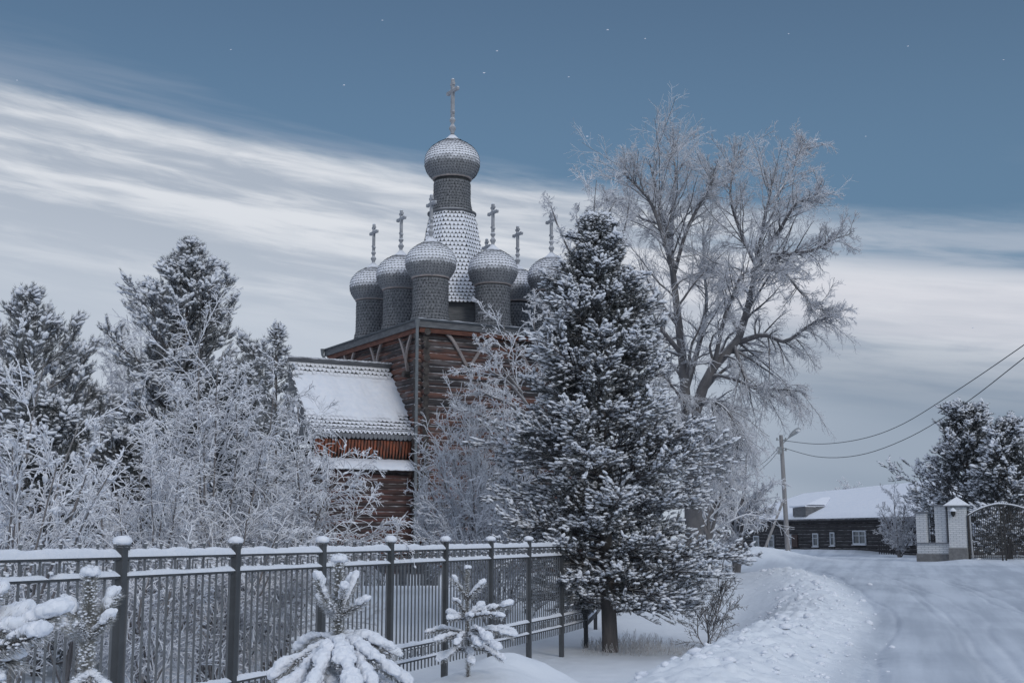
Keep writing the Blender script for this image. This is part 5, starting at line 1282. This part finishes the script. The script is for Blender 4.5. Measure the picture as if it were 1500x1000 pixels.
# right pines behind the gate
PR = 'dark snowy pines behind the brick gateway'
conifer('pine_tree', 'large dark snowy pine rising behind the brick gateway', 'tree', B(1415, 70), tuple(W(1417, 600, 70)), [(0, 2.0), (.2, 2.8), (.4, 3.2), (.55, 2.3), (.7, 1.5), (.85, 1.15), (.94, .7), (1, .25)], 78, 115, 18, 6, .26, .6, .072, 'needle', rise=.45, upend=.25, group=PR, tr=.2, nwidth=.34, var=1.4, blobs=BL0, cell=.3)
conifer('pine_tree', 'second snowy pine at the right edge of the picture, behind the gate', 'tree', B(1478, 66), tuple(W(1474, 622, 66)), [(0, 2.0), (.2, 2.4), (.4, 2.3), (.6, 1.7), (.8, 1.15), (.92, .6), (1, .2)], 79, 100, 16, 6, .26, .6, .072, 'needle', rise=.45, upend=.25, group=PR, tr=.18, nwidth=.34, var=1.4, blobs=BL0, cell=.3)

# ---------- snow-capped saplings in front of the fence
def sapling(label, base, axis_pts, arms, seed, r_leader=.075, top_blob=.09, dens=260, mat='needle_s', arm_r=.055):
    """axis_pts: leader polyline; arms: (polyline, snow thickness, where the snow starts)"""
    r = np.random.default_rng(seed); root = empty('pine_sapling', base, label, 'sapling', 'young pines planted in front of the fence')
    def dress(name, P, rad, n, par):
        q = Parts(); P = resample(P, 24)
        t = r.uniform(0, 1, n); f = t*22.99; i = f.astype(int); w = (f-i)[:, None]; p = P[i]*(1-w)+P[i+1]*w; tg = unit(P[i+1]-P[i])
        rnd = r.normal(size=(n, 3)); pr = unit(rnd-(rnd*tg).sum(1, keepdims=True)*tg); a = r.uniform(.35, 1.0, n)[:, None]
        d = unit(np.cos(a)*tg+np.sin(a)*pr); ln = rad*1.25*r.uniform(.7, 1.2, n)
        sd = unit(np.cross(d, r.normal(size=(n, 3))))*0.0028
        V = np.stack([p-sd, p+sd, p+d*ln[:, None]], 1).reshape(-1, 3); q.add(V, np.arange(3*n).reshape(-1, 3), 1)
        m = n//6; j = r.integers(0, n, m); s_ = rad*r.uniform(.07, .17, m); A = np.zeros((m, 3, 3))
        for q_ in range(3): A[:, q_, q_] = s_*(1 if q_ < 2 else .7)
        q.inst(BL1, p[j]+d[j]*(ln[j]*.6)[:, None]+np.array([0, 0, .003]), A, 2, r)
        q.tubes(P[None], np.linspace(rad*.28, rad*.12, 24)[None], 7, 0)
        return P, q.build(name, ['bark', mat, 'snow_lump'], par, base)
    def snowy(sn, par, name='snow_cover'):
        o = sn.build(name, ['snow_lump'], par, base)
        rm = o.modifiers.new('fuse', 'REMESH'); rm.mode = 'VOXEL'; rm.voxel_size = .008; rm.use_smooth_shade = True
        sm = o.modifiers.new('soft', 'SMOOTH'); sm.iterations = 2; sm.factor = .5
        tx = bpy.data.textures.get('lumps') or bpy.data.textures.new('lumps', 'CLOUDS'); tx.noise_scale = .04; tx.noise_depth = 4
        dm = o.modifiers.new('lumps', 'DISPLACE'); dm.texture = tx; dm.strength = .036; dm.mid_level = .5; dm.texture_coords = 'LOCAL'
    axis_pts = [Vector(base)-Vector((0, 0, .1))]+[Vector(a) for a in axis_pts if a[2] > base[2]+.05]
    P, st = dress('stem', axis_pts, r_leader, int(dens*7*len(axis_pts)/2), root)
    if top_blob:
        e = P[-1]; V, F = BL3[0]; sn = Parts(); sn.add(V*np.array([top_blob, top_blob, top_blob*.62])+e+np.array([0, 0, top_blob*.25]), F, 0); snowy(sn, st, 'snow_cap')
    for pts, th, lo in arms:
        P, bo = dress('branch', pts, max(arm_r, th*1.2)*(.9+.4*r.random()), int(dens*3.4), root)
        sn = Parts(); n = 10; tt = np.linspace(lo, 1.0, n)
        for k, t in enumerate(tt):
            f = t*22.99; i = int(f); p = P[i]*(1-(f-i))+P[i+1]*(f-i); tg = unit((P[min(i+1, 23)]-P[max(i-1, 0)])[None])[0]
            s_ = th*(0.55+.45*(t**2))*r.uniform(.66, 1.3)*(1.15 if k == n-1 else 1); V, F = BL2[int(r.integers(0, 4))]
            hdir = unit((tg*np.array([1, 1, .8]))[None])[0]; a = np.cross([0, 0, 1.0], hdir); a = a/max(np.linalg.norm(a), 1e-3); u = np.cross(hdir, a)
            A = np.stack([hdir*s_*1.3, a*s_*.88, u*s_*.72], -1)
            sn.add(V@A.T+p+np.array([0, 0, th*.55])+r.normal(0, th*.13, 3), F, 0)
        snowy(sn, bo)
    return root
def arms_px(c, Y, tips, Yo=None):
    """arms from pixel c at distance Y to tips (px, py, dY, bend)"""
    out_ = []
    for (x, y, dY, bend, th, lo) in tips:
        a = np.array(W(c[0], c[1], Y)); e = np.array(W(x, y, Y+dY)); m = (a+e)/2; m[2] += bend; out_.append(([a, m, e], th, lo))
    return out_
def low(px, Y): w = W(px, 990, Y); return (w.x, w.y, gz(w.x, w.y))
# the one before the fourth post
Y = 11.0
arms = arms_px((493, 905), Y, [(466, 852, -.15, -.02, .045, .15), (520, 852, .1, -.02, .045, .2), (504, 863, -.25, -.02, .040, .75), (514, 845, .3, 0, .035, .6), (532, 882, -.1, .0, .038, .3), (468, 878, .2, .0, .038, .3), (484, 886, -.3, 0, .03, .3)])
arms += arms_px((497, 940), Y, [(405, 990, -.1, .03, .050, .12), (440, 950, .35, .05, .045, .15), (420, 1010, -.5, .05, .055, .15), (460, 1000, -.75, .08, .055, .2), (500, 972, -.6, .06, .05, .3), (515, 1005, -.85, .08, .055, .3), (548, 968, -.45, .05, .05, .2), (560, 952, .25, .05, .05, .15), (575, 958, -.1, .06, .055, .15), (572, 985, -.3, .05, .045, .4), (540, 1000, -.6, .04, .05, .3), (590, 1000, 0, .05, .045, .3), (450, 1030, -.9, .05, .06, .2), (530, 945, .5, .04, .05, .2)])
arms += arms_px((497, 975), Y, [(400, 1040, 0, .04, .06, .2), (480, 1050, -.9, .05, .06, .2), (560, 1040, -.5, .05, .06, .2), (600, 1040, .2, .05, .06, .2), (430, 1060, -.6, .04, .06, .2)])
arms = [(a, th*(1.45 if a[0][2] < 0.9 else 1.0), lo) for a, th, lo in arms]
sapling('snow-capped young pine with a full snowy skirt, between the third and fourth fence posts', low(497, Y), [W(500, 1010+60, Y), W(498, 960, Y), W(494, 905, Y), W(497, 822, Y)], arms, 81, .085, .075)
Y = 8.2
arms = arms_px((128, 935), Y, [(98, 882, .1, 0, .045, .75), (165, 876, .05, .0, .045, .8), (160, 905, -.1, -.01, .04, .4), (92, 912, .1, -.01, .035, .7), (114, 915, -.2, .0, .03, .5)])
arms += arms_px((130, 985), Y, [(90, 1050, -.2, .03, .05, .2), (175, 1045, -.1, .03, .05, .2)])
sapling('narrow snow-capped young pine leaning before the second fence post, leftmost complete sapling', low(128, Y), [W(126, 1100, Y), W(126, 990, Y), W(128, 935, Y), W(132, 842, Y)], arms, 82, .075, .068, 420, arm_r=.055)
# near left one: only snowy boughs reach into the frame
Y = 5.6
arms = arms_px((-110, 985), Y, [(76, 905, 0, .02, .052, .2), (58, 928, -.25, -.01, .045, .4), (30, 900, .2, .03, .05, .3), (22, 968, -.1, .0, .05, .2), (-5, 872, .1, .03, .04, .6), (-10, 1000, -.2, 0, .05, .4)])
sapling('nearest young pine at the left edge, only its snow-heaped boughs in view', low(-110, Y), [W(-110, 1200, Y), W(-110, 985, Y), W(-108, 840, Y)], arms, 83, .08, .06, 420, arm_r=.05)
# the sapling on the mound
Y = 16.8
arms = arms_px((684, 878), Y, [(665, 848, -.1, 0, .040, .3), (706, 856, -.1, 0, .046, .2)])
arms += arms_px((684, 905), Y, [(667, 880, -.3, .03, .045, .75), (660, 900, .2, 0, .05, .6), (688, 902, -.5, 0, .045, .4), (704, 888, .3, .02, .045, .3), (722, 890, .0, .02, .05, .2), (744, 886, -.1, .0, .055, .2), (734, 903, -.3, .03, .05, .3), (660, 907, -.3, 0, .05, .5)])
arms += arms_px((684, 930), Y, [(628, 926, 0, .05, .05, .2), (643, 922, .2, .03, .045, .4), (640, 938, -.3, .02, .05, .4), (668, 945, -.6, .05, .05, .4), (700, 945, -.6, .05, .055, .3), (726, 948, -.5, .07, .06, .2), (750, 932, .1, .07, .055, .2), (748, 925, .3, .05, .055, .4), (712, 935, -.7, .08, .06, .3)])
arms += arms_px((686, 950), Y, [(650, 965, -.2, .05, .06, .2), (735, 965, -.2, .05, .06, .3), (690, 970, -.5, .05, .06, .4)])
sapling('snow-capped young pine on a snow mound, between the fifth and seventh fence posts', low(685, Y), [W(690, 992, Y), W(686, 950, Y), W(684, 880, Y), W(685, 832, Y)], arms, 84, .055, .05, 170, arm_r=.06)

# ---------- dry stalks and grass, falling flakes
def grass_patch():
    r = np.random.default_rng(5); V = []; n = 900
    x = r.uniform(0, 1, n); w = [W(860+150*a, 940, 1) for a in x]
    Yg = r.uniform(25.6, 28.5, n); X = (850+190*x-750)/FPX*Yg; Zb = ground_z(X, Yg)
    P0 = np.stack([X, Yg, Zb-.02], -1); h = r.uniform(.06, .30, n)*np.exp(-((x-.35)/.35)**2)+.03; d = unit(np.stack([r.normal(0, .35, n), r.normal(0, .35, n), np.ones(n)], -1))
    P = np.stack([P0, P0+d*(h*.5)[:, None], P0+d*h[:, None]+r.normal(0, .02, (n, 3))], 1); q = Parts(); q.tubes(P, np.full((n, 3), .0035), 3)
    o = q.build('dry_grass', ['grass']); tagit(o, 'dry frosted grass poking through the snow under the spruce', 'grass', kind='stuff')
grass_patch()
def clods():
    r = np.random.default_rng(15); n = 900; Y = 14+31*r.random(n)**1.3; side = r.random(n)
    X = edge_x(Y)+np.where(side < .85, r.normal(-1.1, .7, n), np.abs(r.normal(0, .3, n))-.2)
    s = r.lognormal(-3.7, .6, n)*np.where(side < .75, 1.15, .6); s = np.clip(s, .008, .11)
    Z = ground_z(X, Y)+s*.12
    a = r.uniform(0, 6.28, n); c, si = np.cos(a), np.sin(a); o = np.zeros(n)
    A = np.stack([np.stack([c*s*1.3, si*s*1.3, o], -1), np.stack([-si*s, c*s, o], -1), np.stack([o, o, s*.7], -1)], -1)
    q = Parts(); q.inst(BL0+BL1, np.stack([X, Y, Z], -1), A, 0, r)
    o = q.build('snow_clods', ['snow_lump']); tagit(o, 'crumbled clods of snow along the ploughed bank and road edge', 'snow clods', kind='stuff')
clods()
q = Parts(); r = np.random.default_rng(8)
fl = [(709, 107, 9), (945, 57, 8), (890, 44, 12), (1330, 68, 9), (833, 113, 12), (1268, 200, 13), (338, 73, 12), (25, 118, 12), (1155, 50, 14), (1196, 205, 13), (1470, 88, 12), (504, 125, 14), (728, 75, 15), (860, 200, 16), (1425, 480, 14), (560, 30, 14)]
for x, y, Y in fl:
    V, F = BL1[int(r.integers(0, 4))]; p = np.array(W(x, y, Y)); q.add(V*.0065*r.uniform(.6, 1.2)*(Y/9)*np.array([1.5, 1, .8])+p, F, 0)
o = q.build('snowflakes', ['snow_lump']); tagit(o, 'a few loose snowflakes drifting in the air', 'snowflakes', kind='stuff')
# low slatted fence seen through the railings at the church foot
pa, pb_ = W(488, 846, 37), W(640, 846, 37.5)
bo = (pa.x, pa.y, pa.z); m = MB(); n = 34
for k in range(n):
    p = pa.lerp(pb_, k/(n-1)); m.box((p.x, p.y, p.z+.10), (.065, .025, .62+.02*random.random()))
m.bar((pa.x, pa.y+.03, pa.z+.28), (pb_.x, pb_.y+.03, pb_.z+.28), .03, .05)
pf = m.build('picket_fence', 'greywood', None, bo); pf.location = bo; tagit(pf, 'low dark picket fence at the foot of the church annex', 'fence')
